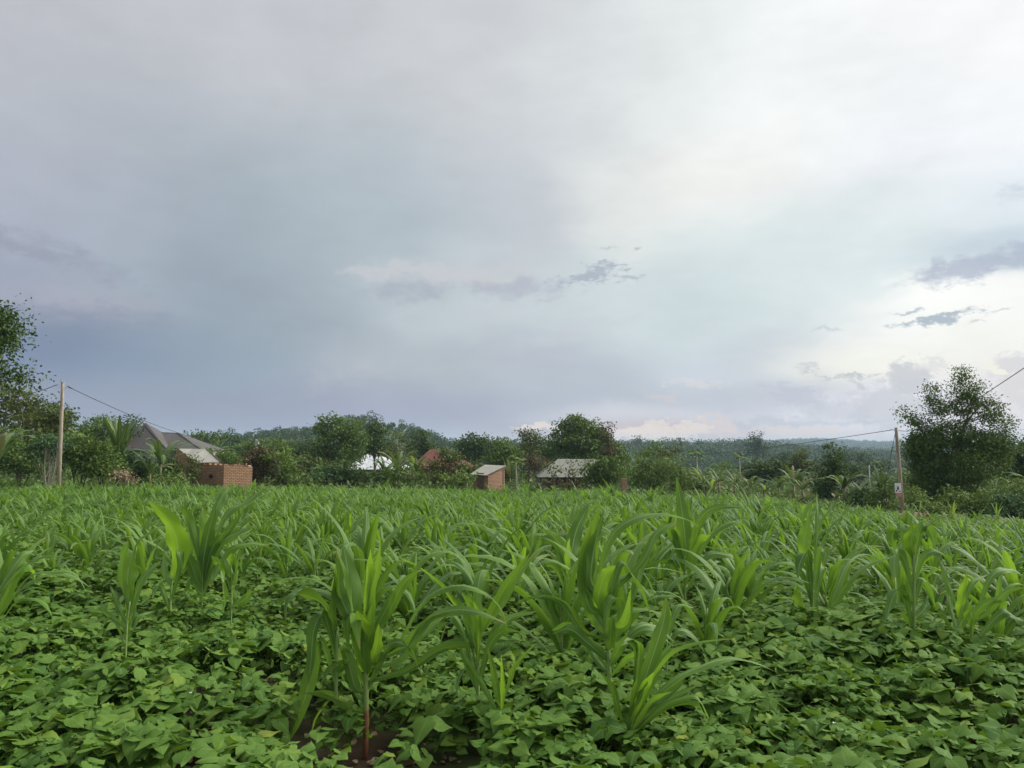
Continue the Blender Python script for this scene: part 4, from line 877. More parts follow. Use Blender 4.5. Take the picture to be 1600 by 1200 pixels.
tr('feathery dry tree with bare pale branches right of the white roof', 'tree', 76, 622, [(622, 698, 22, 18), (610, 708, 16, 12), (636, 706, 14, 12), (620, 682, 12, 8)], .22, 'foliage_olive', .28, .09, 'pale_bark', seed=52, group=TB, limbs=40)
tr('dark tree with a pointed top between the white and red roofs', 'tree', 110, 658, [(657, 684, 10, 10), (660, 698, 16, 12), (650, 704, 14, 12), (670, 706, 14, 10)], .42, 'foliage_dark', 1.4, .2, seed=53, group=TB)
tr('leafy tree growing right in front of the red roof', 'tree', 66, 700, [(700, 712, 18, 10), (712, 722, 16, 10), (688, 728, 18, 12), (705, 738, 26, 10), (730, 730, 14, 8), (664, 728, 10, 8)], .26, 'foliage_olive', .8, .10, seed=54, group=TB, limbs=18)
tr('dark wide tree behind the right end of the red roof', 'tree', 105, 745, [(740, 692, 20, 12), (758, 700, 20, 14), (725, 700, 16, 12), (745, 712, 26, 12)], .40, 'foliage_dark', 1.4, .2, seed=55, group=TB)
tr('dark tree right behind the little brick hut', 'tree', 82, 785, [(785, 702, 20, 14), (800, 715, 18, 14), (775, 718, 18, 12), (795, 735, 16, 14)], .34, 'foliage_mid', 1.3, .2, seed=56, group=TB)
tr('flat-topped loose tree left of the biggest domed tree', 'tree', 95, 825, [(818, 676, 10, 5), (835, 680, 14, 7), (826, 690, 18, 9), (845, 695, 12, 9), (822, 705, 22, 12)], .36, 'foliage_olive', 1.1, .2, seed=57, group=TB)
tr('thin reddish tree in front of the dark trees left of the farmhouse', 'tree', 72, 838, [(838, 715, 16, 18), (825, 728, 14, 14), (848, 728, 12, 14)], .24, 'foliage_rust', .55, .07, 'pale_bark', seed=58, group=TB, limbs=18)
tr('biggest domed tree behind the farmhouse roof', 'tree', 88, 910, [(900, 658, 14, 10), (888, 670, 20, 14), (915, 666, 18, 12), (930, 678, 20, 12), (880, 688, 26, 16), (910, 690, 34, 18), (940, 698, 26, 18), (960, 710, 22, 16), (868, 705, 24, 16), (925, 715, 40, 14), (972, 724, 14, 12), (900, 664, 22, 10)], .36, 'foliage_mid', 1.25, .34, seed=59, limbs=22, group=TB)
tr('reddish-tipped slender tree sticking out of the right side of the biggest domed tree', 'tree', 80, 948, [(948, 666, 5, 6), (947, 677, 7, 8), (952, 690, 9, 10), (950, 704, 12, 12)], .30, 'foliage_rust', .9, .10, seed=60, group=TB)
tr('bushy round tree hiding the right end of the farmhouse', 'tree', 58, 945, [(945, 728, 20, 12), (925, 735, 18, 10), (962, 738, 18, 14), (940, 745, 28, 12), (955, 722, 12, 6)], .24, 'foliage_mid', 1.2, .12, seed=61, group=TB, stems=3)
bush('climbing shrub covering the left of the farmhouse roof', 'bush', 60, 868, [(858, 722, 9, 8), (864, 735, 12, 10), (882, 738, 14, 6), (893, 722, 6, 10), (900, 738, 10, 6)], .20, 'foliage_olive', .28, seed=62, group=TB)
bush('feathery bamboo clump right of the bushy round tree', 'bamboo', 62, 1010, [(1000, 735, 18, 16), (1020, 742, 20, 18), (990, 750, 18, 14), (1035, 722, 12, 10), (1008, 718, 12, 8), (1055, 735, 16, 12)], .30, 'foliage_light', .8, seed=63, group=TB, stems=8)
bush('pale green feathery bush left of the papaya trees', 'bush', 64, 1062, [(1060, 725, 18, 14), (1045, 745, 18, 16), (1068, 750, 16, 16)], .30, 'foliage_light', .6, seed=64, group=TB, stems=6)
tr('small leaning dark-crowned tree above the bamboo clump', 'tree', 70, 1040, [(1048, 706, 14, 5), (1060, 700, 8, 4), (1036, 712, 8, 5)], .24, 'foliage_olive', .9, .06, seed=65, group=TB)
tr('pointed small tree with yellowish top right of the biggest domed tree', 'tree', 96, 1025, [(1024, 695, 5, 8), (1024, 708, 9, 8), (1006, 706, 10, 8)], .34, 'foliage_light', 1., .08, seed=66, group=TB)
tr('dark dense round tree right of the papaya trees', 'tree', 88, 1195, [(1195, 728, 26, 13), (1176, 734, 14, 10), (1216, 732, 18, 12), (1190, 742, 30, 8)], .36, 'foliage_dark', 1.5, .2, seed=67, group=TB)
tr('tree with a small pointed tip beside the dark round tree', 'tree', 84, 1252, [(1248, 706, 5, 6), (1250, 720, 12, 10), (1256, 732, 15, 12), (1240, 735, 12, 12)], .34, 'foliage_olive', 1.3, .14, seed=68, group=TB)
tr('dark conical tree right of the field centre, narrow and pointed', 'tree', 62, 1297, [(1299, 701, 7, 8), (1299, 716, 11, 11), (1296, 735, 18, 15), (1292, 755, 20, 18), (1302, 775, 20, 14), (1310, 740, 10, 12)], .26, 'foliage_dark', 1.5, .16, seed=69, group=TB)
tr('small rounded dark tree right of the conical one near the white gable', 'tree', 105, 1340, [(1335, 738, 14, 11), (1325, 745, 12, 10), (1368, 730, 9, 9)], .4, 'foliage_dark', 1.3, .16, seed=70, group=TB)
tr('big spiky dark tree on the right with several pointed tops', 'tree', 47, 1480, [
 (1506, 580, 4, 8), (1506, 594, 8, 10), (1508, 612, 14, 12), (1505, 634, 20, 14), (1455, 604, 4, 8), (1457, 618, 7, 10), (1463, 638, 11, 14), (1532, 626, 13, 8), (1554, 636, 14, 4), (1545, 652, 18, 10), (1528, 602, 5, 5),
 (1409, 640, 5, 3), (1419, 649, 8, 5), (1432, 658, 10, 7), (1444, 664, 10, 9), (1572, 661, 6, 9), (1562, 680, 16, 12), (1450, 690, 26, 20), (1490, 680, 34, 24), (1530, 695, 30, 22), (1430, 700, 14, 18), (1460, 725, 38, 22), (1510, 730, 44, 26), (1440, 700, 20, 24), (1560, 700, 20, 20), (1455, 755, 34, 22), (1500, 765, 38, 20), (1545, 720, 24, 18), (1475, 780, 30, 14)], .16, 'foliage_mid', 1.7, .24, seed=71, limbs=16, group=TR, depth=1.0, clump=.9)
tr('dark bushy tree at the right edge behind the big spiky tree', 'tree', 56, 1590, [(1590, 705, 24, 14), (1600, 725, 30, 20), (1575, 735, 22, 16), (1625, 700, 30, 20)], .26, 'foliage_dark', 1.3, .2, seed=72, group=TR)
RB = [(38, 1492, [(1490, 775, 20, 12), (1475, 788, 16, 12), (1505, 785, 18, 12)], 'foliage_mid', 'round green bush below the big spiky tree'),
      (36, 1530, [(1520, 790, 20, 14), (1535, 775, 18, 9), (1545, 795, 20, 14)], 'foliage_light', 'light green coffee bush below and right of the big spiky tree'),
      (33, 1575, [(1575, 795, 22, 16), (1565, 780, 16, 10), (1590, 785, 18, 14), (1583, 812, 12, 10)], 'foliage_cool', 'cool green shrub with a visible stem near the right edge'),
      (37, 1600, [(1600, 768, 26, 14), (1580, 760, 22, 10), (1620, 780, 24, 20)], 'foliage_light', 'pale leafy shrub touching the right edge of the picture'),
      (41, 1440, [(1435, 785, 18, 14), (1450, 795, 16, 12), (1425, 770, 10, 10)], 'foliage_light', 'bright low bush right behind the foot of the leaning pole'),
      (44, 1375, [(1375, 780, 20, 14), (1388, 770, 12, 12), (1360, 792, 16, 10)], 'foliage_mid', 'green shrub left of the foot of the leaning pole'),
      (46, 1335, [(1330, 790, 20, 12), (1345, 778, 16, 12), (1318, 800, 16, 8)], 'foliage_cool', 'low shrub at the foot of the dark conical tree'),
      (34, 1470, [(1465, 795, 14, 9), (1455, 800, 10, 6)], 'foliage_mid', 'small weed clump on the soil right of the leaning pole'),
      (36, 1515, [(1512, 808, 12, 10), (1500, 805, 10, 8)], 'foliage_dark', 'small dark shrub in front of the coffee bush'),
      (48, 1240, [(1240, 788, 30, 8), (1262, 792, 20, 7), (1215, 785, 18, 7)], 'foliage_olive', 'yellowish brush below the banana plants right of centre')]
for i, (d, b, lb, mt, lab) in enumerate(RB): bush(lab, 'bush', d, b, lb, .0044*d, mt, 1.15, seed=90+i, group=TR, stems=4)
CB = [(60, 505, [(505, 745, 22, 12), (525, 750, 18, 10)], 'foliage_cool', 'dark low bush left of the white-roofed house'),
      (60, 560, [(560, 742, 22, 9), (580, 748, 20, 9), (545, 750, 16, 8), (546, 728, 12, 9), (534, 735, 14, 10)], 'foliage_dark', 'dark hedge bush in front of the white-roofed house'),
      (60, 625, [(625, 738, 20, 9), (645, 745, 20, 9), (610, 748, 18, 8)], 'foliage_mid', 'green bush between the white and red roofed houses'),
      (59, 722, [(722, 745, 14, 10), (710, 752, 12, 8)], 'foliage_light', 'yellow-green bush left of the little brick hut'),
      (62, 672, [(672, 745, 22, 9), (690, 750, 18, 8)], 'foliage_olive', 'olive bush under the red roof'),
      (64, 885, [(880, 757, 20, 6), (905, 758, 16, 6)], 'foliage_rust', 'reddish low bush before the dark doorway of the farmhouse'),
      (61, 1090, [(1090, 752, 18, 14), (1105, 762, 18, 10)], 'foliage_mid', 'bush beside the foot of the nearer papaya tree'),
      (58, 460, [(460, 752, 22, 8), (485, 754, 20, 7), (440, 752, 14, 7)], 'foliage_mid', 'low bush at the field edge left of the white roof')]
for i, (d, b, lb, mt, lab) in enumerate(CB): bush(lab, 'bush', d, b, lb, .0044*d, mt, 1.15, seed=110+i, group=TB, stems=4)
# distant single trees on the skyline
SK = [(330, 1180, [(1182, 681, 7, 6), (1183, 690, 6, 5), (1171, 691, 6, 4), (1190, 694, 6, 5), (1184, 703, 14, 8)], 'tall two-headed tree breaking the skyline right of centre'),
      (480, 997, [(997, 686, 6, 3), (997, 691, 3, 4)], 'small flat-topped tree on the skyline just right of the biggest domed tree'),
      (560, 1062, [(1063, 689, 4, 3), (1060, 693, 5, 4)], 'small round tree on the wooded ridge right of the yellowish pointed tree'),
      (560, 1095, [(1096, 693, 5, 3)], 'low flat tree on the wooded ridge above the first papaya tree'),
      (560, 1120, [(1121, 694, 4, 3), (1132, 695, 5, 3)], 'pair-headed tree on the wooded ridge left of the tall skyline tree'),
      (300, 432, [(432, 690, 10, 5)], 'pale tree on the slope of the wooded hill'),
      (260, 1310, [(1310, 712, 14, 8), (1325, 716, 12, 8)], 'rounded tree in the valley behind the dark conical tree'),
      (240, 1350, [(1350, 718, 12, 8)], 'rounded tree in the valley left of the leaning pole'),
      (280, 1250, [(1232, 712, 12, 7), (1222, 716, 12, 7)], 'rounded tree in the valley behind the tree with the small pointed tip'),
      (220, 1385, [(1380, 728, 12, 9)], 'dark tree in the valley beside the leaning pole')]
for i, (d, b, lb, lab) in enumerate(SK): tr(lab, 'tree', d, b, lb, .0030*d, 'foliage_far', 1.2, .25, seed=130+i, group='trees standing out in the valley and on the skyline', limbs=6)
# distant wood
def wood(name, n, y0, y1, u0, u1, leaf, nleaf, hr, label, seed, mat='foliage_far', mask=None):
    rr = np.random.default_rng(seed); y = np.sqrt(rr.uniform(y0**2, y1**2, n)); u = rr.uniform(u0, u1, n); x = u*y
    if mask is not None:
        k_ = mask(x, y, rr); x, y, u = x[k_], y[k_], u[k_]; n = len(x)
    k_ = vnoise(x+77, y+10, .02) > .27 if y1 < 1000 and y0 > 200 else x > -1e9; x, y, u = x[k_], y[k_], u[k_]; n = len(x)
    z = gz(x, y); rad = (.42+.75*rr.random(n)**2.2)*hr; hh = rad*rr.uniform(1.1, 1.9, n)
    w_ = np.repeat(np.arange(n), nleaf); m = len(w_); d = rr.normal(size=(m, 3)); d /= np.linalg.norm(d, axis=1)[:, None]; d[:, 2] = np.abs(d[:, 2])*1.0-.15
    rd = rr.uniform(.88, 1.02, m)
    q = np.stack([x[w_]+d[:, 0]*rad[w_]*rd, y[w_]+d[:, 1]*rad[w_]*rd, z[w_]+hh[w_]*.55+d[:, 2]*hh[w_]*rd], -1)
    yaw = np.arctan2(-d[:, 0], d[:, 1])+rr.normal(0, .7, m); V, Fq, A = stamp(LEAF4[0], LEAF4[1], LEAF4[2], q, rotm(yaw, rr.normal(.2, .6, m), rr.normal(0, .6, m)), leaf*rr.uniform(.7, 1.4, m), np.clip(.55*rr.random(n)+.75*vnoise(x+900, y, .018)-.2, 0, 1)[w_], rr.random(m))
    return tag(mk(name, V, Fq, mat, A), label, 'woodland', kind='stuff')
wood('woodland', 330, 108, 240, -.72, -.02, .40, 380, 2.1, 'green trees massed behind the houses on the left', 1)
wood('woodland', 420, 115, 260, .0, .75, .42, 360, 2.5, 'green trees massed in the near valley on the right', 2, 'foliage_mid')
wood('woodland', 4200, 230, 520, -.75, .75, .8, 105, 2.7, 'wood covering the middle slopes and the low hill', 3)
wood('woodland', 7500, 500, 900, -.75, .75, 1.3, 54, 3.9, 'dark wood on the far ridge', 4)
wood('woodland', 7000, 1500, 2900, .1, .75, 3.5, 34, 4.5, 'far blue wooded hills on the horizon', 5)
# undergrowth between field, houses and bushes
def under():
    rr = np.random.default_rng(8); n = 95000; y = np.sqrt(rr.uniform(26**2, 125**2, n)); u = rr.uniform(-.76, .76, n); x = u*y
    keep = (y > field_edge(x, y)+.2) & (vnoise(x, y, .25)+.15*rr.random(n) > .30)
    keep &= ~((u > .44) & (y > 28) & (y < 39.5) & (vnoise(x+9, y, .5) > .30))
    x, y = x[keep], y[keep]; n = len(x); s = .0065*y
    h = (.25+1.3*vnoise(x+40, y+40, .3)*sst(y, 50, 62))
    z = gz(x, y)+rr.random(n)**1.2*h
    V, Fq, A = stamp(LEAF4[0], LEAF4[1], LEAF4[2], np.stack([x, y, z], -1), rotm(rr.uniform(-pi, pi, n), rr.normal(-.3, .6, n), rr.normal(0, .5, n)), s*rr.uniform(.6, 1.3, n), vnoise(x, y, .4), rr.random(n)*.99)
    tag(mk('undergrowth', V, Fq, 'weeds', A), 'weeds and low growth beyond the edge of the maize field', 'undergrowth', kind='stuff')
under()
# ------------------------------------------------------------------ banana and papaya plants
def banana(label, px, pyb, d, Hpx, seed, n=8, lean=0, young=False, stem='banana_stem', group='banana plants beyond the maize', upright=0):
    """pyb: pixel row of the ground, Hpx height in pixels"""
    X = P(px, 700, d)[0]; base = np.array((X, d, gz1(X, d))); top = P(px, pyb-Hpx, d)[2]; H = max(.8, top-base[2]); rr = np.random.default_rng(seed)
    ro = root('banana_plant', base, label, 'banana plant', group); hs = H*.55
    m = MB(); m.tube([(0, 0, -.1), (lean*.3, 0, hs*.5), (lean, 0, hs)], (.13, .10, .06), 8); m.build('trunk', stem, ro)
    for i in range(n):
        a = i*2.4+rr.normal(0, .3); L = H*rr.uniform(.55, .80); up = rr.uniform(.25, .95)*(0.4 if upright else 1); dr = rr.uniform(.2, .5)*(0.3 if upright else 1)
        pts_ = gen_leaf(rr, hs*rr.uniform(.88, 1.0), a, L, up, dr)+np.array((lean, 0, 0))
        V, Fq, A = ribbon(pts_, H*.10*rr.uniform(.8, 1.2), (-sin(a), cos(a), 0), 22, rr.random()*.7+(.3 if young else 0), rr.random(), .5, .05, seed*9+i, 5, 5, .25, .45)
        mk('leaf', V, Fq, 'banana_young' if young or rr.random() < .04 else 'banana_leaf', A, ro)
    return ro
BN = [('tall banana plant standing left of the grey hipped roof', 186, 745, 47, 78, 1, 9), ('low banana plant in front of the left part of the grey roof', 206, 747, 50, 40, 2, 8),
 ('banana plant with splayed leaves just left of the brick lean-to', 252, 748, 48, 70, 3, 9), ('smaller banana plant low beside the splayed one', 236, 748, 47, 42, 4, 7),
 ('banana plant with dark trunk cut by the left edge of the picture', -3, 745, 40, 84, 5, 6), ('yellowish banana plant right behind the brick lean-to roof', 333, 740, 64, 50, 6, 8),
 ('banana plant low left of the rust-brown bush, over the enclosure', 352, 745, 70, 48, 22, 7),
 ('yellow-green banana plant between the rust-brown bush and the tall tree', 447, 745, 60, 40, 7, 8), ('banana plant with a hooked top leaf right of the rust-brown bush', 505, 748, 62, 34, 8, 7),
 ('palm-like banana plant right of the white roof', 622, 748, 62, 46, 9, 10), ('second dark banana plant nearer the white roof', 602, 750, 63, 36, 10, 9), ('banana plant in front of the left end of the red roof', 650, 750, 64, 42, 11, 8),
 ('banana plant between the red roof and the little brick hut', 733, 752, 66, 36, 12, 8), ('upright banana plant right beside the little brick hut', 797, 757, 62, 34, 13, 6),
 ('banana plant at the left of the bright plantation, under the nearer papaya', 1098, 770, 58, 44, 14, 9), ('bright banana plant in the middle of the plantation', 1122, 772, 57, 44, 15, 9), ('bright banana plant right of the plantation middle', 1146, 772, 58, 42, 16, 9),
 ('banana plant at the right of the plantation before the dark round tree', 1170, 776, 56, 42, 17, 9), ('tall banana plant below the dark round tree', 1215, 785, 54, 50, 18, 9), ('slim-stemmed banana plant left of the dark conical tree', 1238, 790, 50, 62, 19, 9),
 ('second slim-stemmed banana plant touching the dark conical tree', 1252, 795, 48, 58, 20, 9), ('big pale banana plant right of the dark conical tree', 1316, 800, 46, 72, 21, 10),
 ('banana plant between the white gable and the leaning pole', 1372, 800, 45, 68, 23, 10), ('banana plant left of it, in front of the white gable', 1345, 800, 47, 52, 24, 8),
 ('banana leaves sticking out at the right edge of the picture', 1612, 790, 44, 60, 25, 9), ('banana plant tucked behind the big pale one by the conical tree', 1335, 800, 50, 56, 26, 8),
 ('small banana plant at the bottom left corner of the plantation', 1110, 778, 52, 34, 27, 7), ('low banana plant at the front of the plantation', 1155, 782, 52, 34, 28, 7), ('low banana plant in front of the dark round tree', 1192, 786, 51, 38, 29, 7)]
for lab, px, pb, d, hp, sd_, n_ in BN: banana(lab, px, pb, d, hp, sd_, n_+3, upright=sd_ in (1, 13))
banana('single upright pale young banana leaf above the right-hand bushes', 1556, 806, 34, 26, 40, 3, young=True, upright=1)
banana('small bright young banana plant at the field edge below the big spiky tree', 1484, 846, 29, 27, 41, 4, young=True, upright=1)
banana('small bright young banana plant at the field edge near the right', 1552, 850, 27, 26, 42, 4, young=True, upright=1)
banana('tiny bright young banana plant beside the top of the tall drooping maize', 1432, 832, 32, 20, 43, 3, young=True, upright=1)
def papaya(label, px, pyt, d, seed):
    X = P(px, 700, d)[0]; base = np.array((X, d, gz1(X, d))); H = P(px, pyt, d)[2]-base[2]; rr = np.random.default_rng(seed)
    ro = root('papaya_tree', base, label, 'papaya tree', 'papaya trees'); m = MB(); m.tube([(0, 0, -.1), (.04, 0, H*.5), (0, 0, H*.96)], (.09, .07, .05), 7); m.build('trunk', 'pale_bark', ro)
    b = MB()
    for i in range(13):
        a = i*2.4; up = rr.uniform(.35, 2.0); L = rr.uniform(.35, .65); tip = np.array((cos(a)*sin(up), sin(a)*sin(up), cos(up)))*L+np.array((0, 0, H*.95))
        for j in range(7):
            aa = a+(j-3)*.5; e = tip+np.array((cos(aa), sin(aa), -.6))*.30; s_ = np.array((-sin(aa), cos(aa), 0))*.09; mid_ = tip*.5+e*.5
            b.add([tip, mid_-s_, e, mid_+s_], [(0, 1, 2, 3)], [(.5, 0, .5, rr.random())]*4)
        b.tube([(0, 0, H*.95), tip], .012, 3, False)
    b.build('crown', 'foliage_light', ro)
papaya('papaya tree with a small umbrella crown beside the little brick hut', 806, 717, 60, 1)
papaya('papaya tree left of the plantation, the taller of that pair', 1088, 706, 62, 2)
papaya('papaya tree over the plantation, the smaller of that pair', 1155, 710, 72, 3)
papaya('short papaya tree peeping above the yellow-green bush right of the rust-brown one', 452, 716, 66, 4)
#@@BUILD
# ------------------------------------------------------------------ buildings
def at(px, d): return P(px, 700, d)[0]
def zpx(py, d): return P(800, py, d)[2]
def hip_house(label, d, x0, x1, yev, depth, peaks, wallmat, roofm, rot=0., cat='house', name='house', over=.35, windows=()):
    """x0,x1 eave pixels, yev eave pixel row; peaks: [(px0,px1,py, y-offset)] hip ridges"""
    X0, X1 = at(x0, d), at(x1, d); ze = zpx(yev, d); cx = (X0+X1)/2; zg = min(gz1(X0, d), gz1(X1, d), gz1(cx, d+depth))-.1
    ro = root(name, (cx, d+depth/2, zg), label, cat); O = Vector((cx, d+depth/2, zg))
    m = MB(); wx0, wx1, wy0, wy1 = X0+over, X1-over, d+over, d+depth-over; h = ze-zg-.03
    m.box(((wx0+wx1)/2, (wy0+wy1)/2, zg+h/2), wx1-wx0, wy1-wy0, h); m.build('wall', wallmat, ro, False).location = -O
    rf = MB()
    for (a, b, py, yo) in peaks:
        pa, pb = P(a, py, d+depth*yo), P(b, py, d+depth*yo)
        e = [np.array((X0, d, ze)), np.array((X1, d, ze)), np.array((X1, d+depth, ze)), np.array((X0, d+depth, ze))]
        rf.poly([e[0], e[1], pb, pa], .05, udir=(1, 0, 0)); rf.poly([e[2], e[3], pa, pb], .05, udir=(1, 0, 0))
        rf.poly([e[1], e[2], pb+(0, .004, 0), pb], .05, udir=(0, 1, 0)); rf.poly([e[3], e[0], pa, pa+(0, .004, 0)], .05, udir=(0, 1, 0))
    r_ = rf.build('roof', roofm, ro, False); r_.location = -O
    for (wx, wz, ww, wh) in windows:
        Z = MB(); Z.box((wx, wy0-.03, wz), ww, .06, wh); w_ = Z.build('window', 'dark_inside', ro, False); w_.location = -O
        fr = MB()
        for sx in (-1, 1): fr.box((wx+sx*(ww/2+.04), wy0-.04, wz), .08, .08, wh+.16)
        fr.box((wx, wy0-.045, wz+wh/2+.04), ww, .08, .08); fr.box((wx, wy0-.045, wz-wh/2-.04), ww, .08, .08)
        fr.build('frame', 'timber', w_, False)
    return ro, O, rf, r_
# grey hipped house: three hips built into one roof
d = 95.; X = lambda px, py, dd=0: P(px, py, d+dd)
zg = gz1(at(250, d), d)-.3; O = Vector((at(250, d), d+4, zg)); ro = root('house', O, 'house with a large dark grey hipped roof behind the banana plants at the left', 'house')
ze = zpx(704, d)
def pyramid(rf, x0, x1, y0, y1, ze, ra, rb):
    e = [np.array(v, float) for v in ((x0, y0, ze), (x1, y0, ze), (x1, y1, ze), (x0, y1, ze))]; ra, rb = np.array(ra, float), np.array(rb, float)
    rf.poly([e[0], e[1], rb, ra], .06, udir=(1, 0, 0)); rf.poly([e[2], e[3], ra, rb], .06, udir=(1, 0, 0))
    eps = np.array((0, .01, 0)); rf.poly([e[1], e[2], rb+eps, rb-eps], .06, udir=(0, 1, 0)); rf.poly([e[3], e[0], ra-eps, ra+eps], .06, udir=(0, 1, 0))
rf = MB()
pyramid(rf, at(190, d), at(262, d), d, d+8, ze, (at(221, d+3), d+3.5, zpx(661, d+3.5)), (at(224, d+3), d+3.5, zpx(661, d+3.5)))
pyramid(rf, at(236, d+.8), at(316, d+.8), d+.8, d+9, ze+.02, (at(248, d+4), d+4.6, zpx(676, d+4.6)), (at(277, d+4), d+4.6, zpx(677, d+4.6)))
pyramid(rf, at(180, d+3), at(240, d+3), d+3, d+11, ze+.04, (at(198, d+6), d+6.8, zpx(667, d+6.8)), (at(216, d+6), d+6.8, zpx(665, d+6.8)))
roof_ = rf.build('roof', 'roof_grey', ro, False); roof_.location = -O
m = MB(); m.box((at(226, d), d+4, (zg+ze)/2), 4.9, 6.8, ze-zg-.1); m.box((at(280, d), d+5.4, (zg+ze)/2-.02), 4.6, 6.4, ze-zg-.14); m.build('wall', 'plaster_pale', ro, False).location = -O
m = MB()
for a, b in (((190, 704, 0), (222, 661, 3.5)), ((262, 704, 0), (223, 661, 3.5)), ((316, 704, .8), (277, 677, 4.6))): m.tube([P(a[0], a[1], d+a[2])+(0, 0, .04), P(b[0], b[1], d+b[2])+(0, 0, .04)], .07, 5)
m.tube([P(248, 676, d+4.6), P(277, 677, d+4.6)], .07, 5); m.build('ridge_cap', 'roof_grey', roof_, True)
# brick lean-to hut with pale metal roof
d = 52.; zg = gz1(at(300, d), d)-.2
O = Vector((at(298, d), d+1, zg)); ro = root('brick_hut', O, 'brick lean-to hut with a pale corrugated metal roof at the left', 'hut')
TLb, TRb = P(279, 701, d+2.2), P(321, 701.5, d+2.2); BL, BR = P(305, 723, d-.4), P(344, 722, d-.4)
m = MB(); m.poly([BL, BR, TRb, TLb], .04, udir=BR-BL); roof_ = m.build('roof', 'roof_pale', ro, False); roof_.location = -O
m = MB(); xl = at(277, d); n0 = lambda x, y, z: np.array((x, y, z))
# left (gable) wall rising to the back, right wall, back and front walls
A1, A2 = P(306, 724, d), P(277, 703, d+2.2)
B1, B2 = P(341, 724, d), P(318.5, 703, d+2.2)
def wall4(m, a, b, th=.2, zb=None):
    zb = zg if zb is None else zb; q = [np.array((a[0], a[1], zb)), np.array((b[0], b[1], zb)), b, a]; m.poly(q, th, v0=0)
wall4(m, A2, A1); wall4(m, A1, B1); wall4(m, B1, B2); wall4(m, B2, A2)
m.build('wall', 'brick', ro, False).location = -O
m = MB(); m.tube([P(322, 700.5, d+2.25), P(345, 721.5, d-.42)], .045, 5); m.build('rafter', 'timber', roof_)
# open brick enclosure
d = 51.; zg = min(gz1(at(350, d), d), gz1(at(395, d), d))-.2
O = Vector((at(352, d), d, zg)); ro = root('brick_enclosure', O, 'roofless brick enclosure with two visible walls right of the pale-roofed lean-to', 'brick wall')
a, b, c = P(311.5, 725, d+.9), P(350, 727.5, d-.9), P(394.5, 729.5, d+.2); e, f = P(392, 727, d+2.4), P(318, 724, d+2.6)
m = MB(); wall4(m, a, b, .22); wall4(m, b, c, .22); wall_ = m.build('wall', 'brick', ro, False); wall_.location = -O
m = MB(); wall4(m, c, e, .22); wall4(m, e, f, .22); m.build('wall', 'brick', ro, False).location = -O
m = MB(); rr = np.random.default_rng(4)
for (p, q_) in ((a, b), (b, c)):
    L = np.linalg.norm(q_-p); k = 0.
    while k < L-.3:
        if rr.random() < .6:
            cc = p+(q_-p)*(k+.14)/L; ang = math.atan2(q_[1]-p[1], q_[0]-p[0]); n_ = np.array((-sin(ang), cos(ang), 0)); m.box(cc+n_*.11+np.array((0, 0, .055)), .27, .2, .11, ang)
        k += .3
m.build('coping', 'brick', wall_, False)
m = MB(); m.box(P(331, 744, d+.02)+np.array((0, -.05, 0)), .3, .16, .22, -.6); m.build('opening', 'dark_inside', ro, False).location = -O
# loose brick block beside the enclosure
o = MB(); q = hit(401, 755, .25); o.box((q[0], 51.5, gz1(q[0], 51.5)+.62), .9, .5, .3, .1); o.box((q[0]-.1, 51.7, gz1(q[0], 51.7)+.24), 1.3, .7, .48, .1)
tag(o.build('brick_pile', 'brick_pale', None, False), 'low pile of stacked bricks at the right foot of the enclosure', 'brick pile')
# small brick block behind enclosure
d = 74.; zg = gz1(at(376, d), d)-.1; O = Vector((at(376, d), d+1, zg)); ro = root('brick_hut', O, 'fragment of an unroofed brick hut behind the enclosure', 'hut')
m = MB(); m.box((at(376, d), d+1, (zg+zpx(714, d))/2), .9, 1.6, zpx(714, d)-zg); m.build('wall', 'brick', ro, False).location = -O
m = MB(); m.box((at(376, d), d+1, zpx(714, d)+.05), 1.05, 1.75, .08); m.build('roof', 'roof_red', ro, False).location = -O
# white-roofed house
hip_house('house with a bright white metal hipped roof among the trees', 92, 538, 634, 733.5, 8.0, [(574, 586, 709, .5)], 'plaster_brown', 'roof_bright')
# red-roofed house: two hips
ro, O, rf, r_ = hip_house('house with a red hipped roof half hidden by a tree', 86, 638, 700, 733, 7.5, [(672, 684, 702, .5)], 'plaster_brown', 'roof_red')
rf = MB(); d = 85.; pyramid(rf, at(690, d), at(744, d), d-1.5, d+6, zpx(734, d), (at(708, d+2), d+2.5, zpx(716, d+2.5)), (at(724, d+2), d+2.5, zpx(718, d+2.5)))
o = rf.build('roof', 'roof_red', ro, False); o.location = -O
m = MB(); zz = zpx(734, d)-.05; m.box((at(717, d), d+2.2, (zz+O.z)/2), 3.2, 6.2, zz-O.z); m.build('wall', 'plaster_brown', ro, False).location = -O
# little brick hut with mono-pitch roof
d = 60.; zg = gz1(at(763, d), d)-.2; O = Vector((at(765, d), d+1, zg)); ro = root('brick_hut', O, 'little brick hut with a tilted pale metal roof near the centre', 'hut')
m = MB(); m.poly([P(733.5, 741, d+.5), P(760, 742.5, d-.5), P(790.5, 727.5, d+1.2), P(758, 726, d+2.2)], .04, udir=P(790, 727, d+1.2)-P(760, 742, d-.5)+np.array((0, .001, 0))); m.build('roof', 'roof_pale', ro, False).location = -O
m = MB(); a, b, c, e = P(740, 743.5, d+.5), P(762.5, 743.5, d-.2), P(788.5, 730, d+1.3), P(757, 730, d+2.1)
wall4(m, a, b, .2); wall4(m, b, c, .2); wall4(m, c, e, .2); wall4(m, e, a, .2); m.build('wall', 'brick_pale', ro, False).location = -O
m = MB(); m.box(((a+b)[0]/2, (a+b)[1]/2-.02, zg+1.2), .6, .12, 1.7, math.atan2(b[1]-a[1], b[0]-a[0])); m.build('door', 'timber', ro, False).location = -O
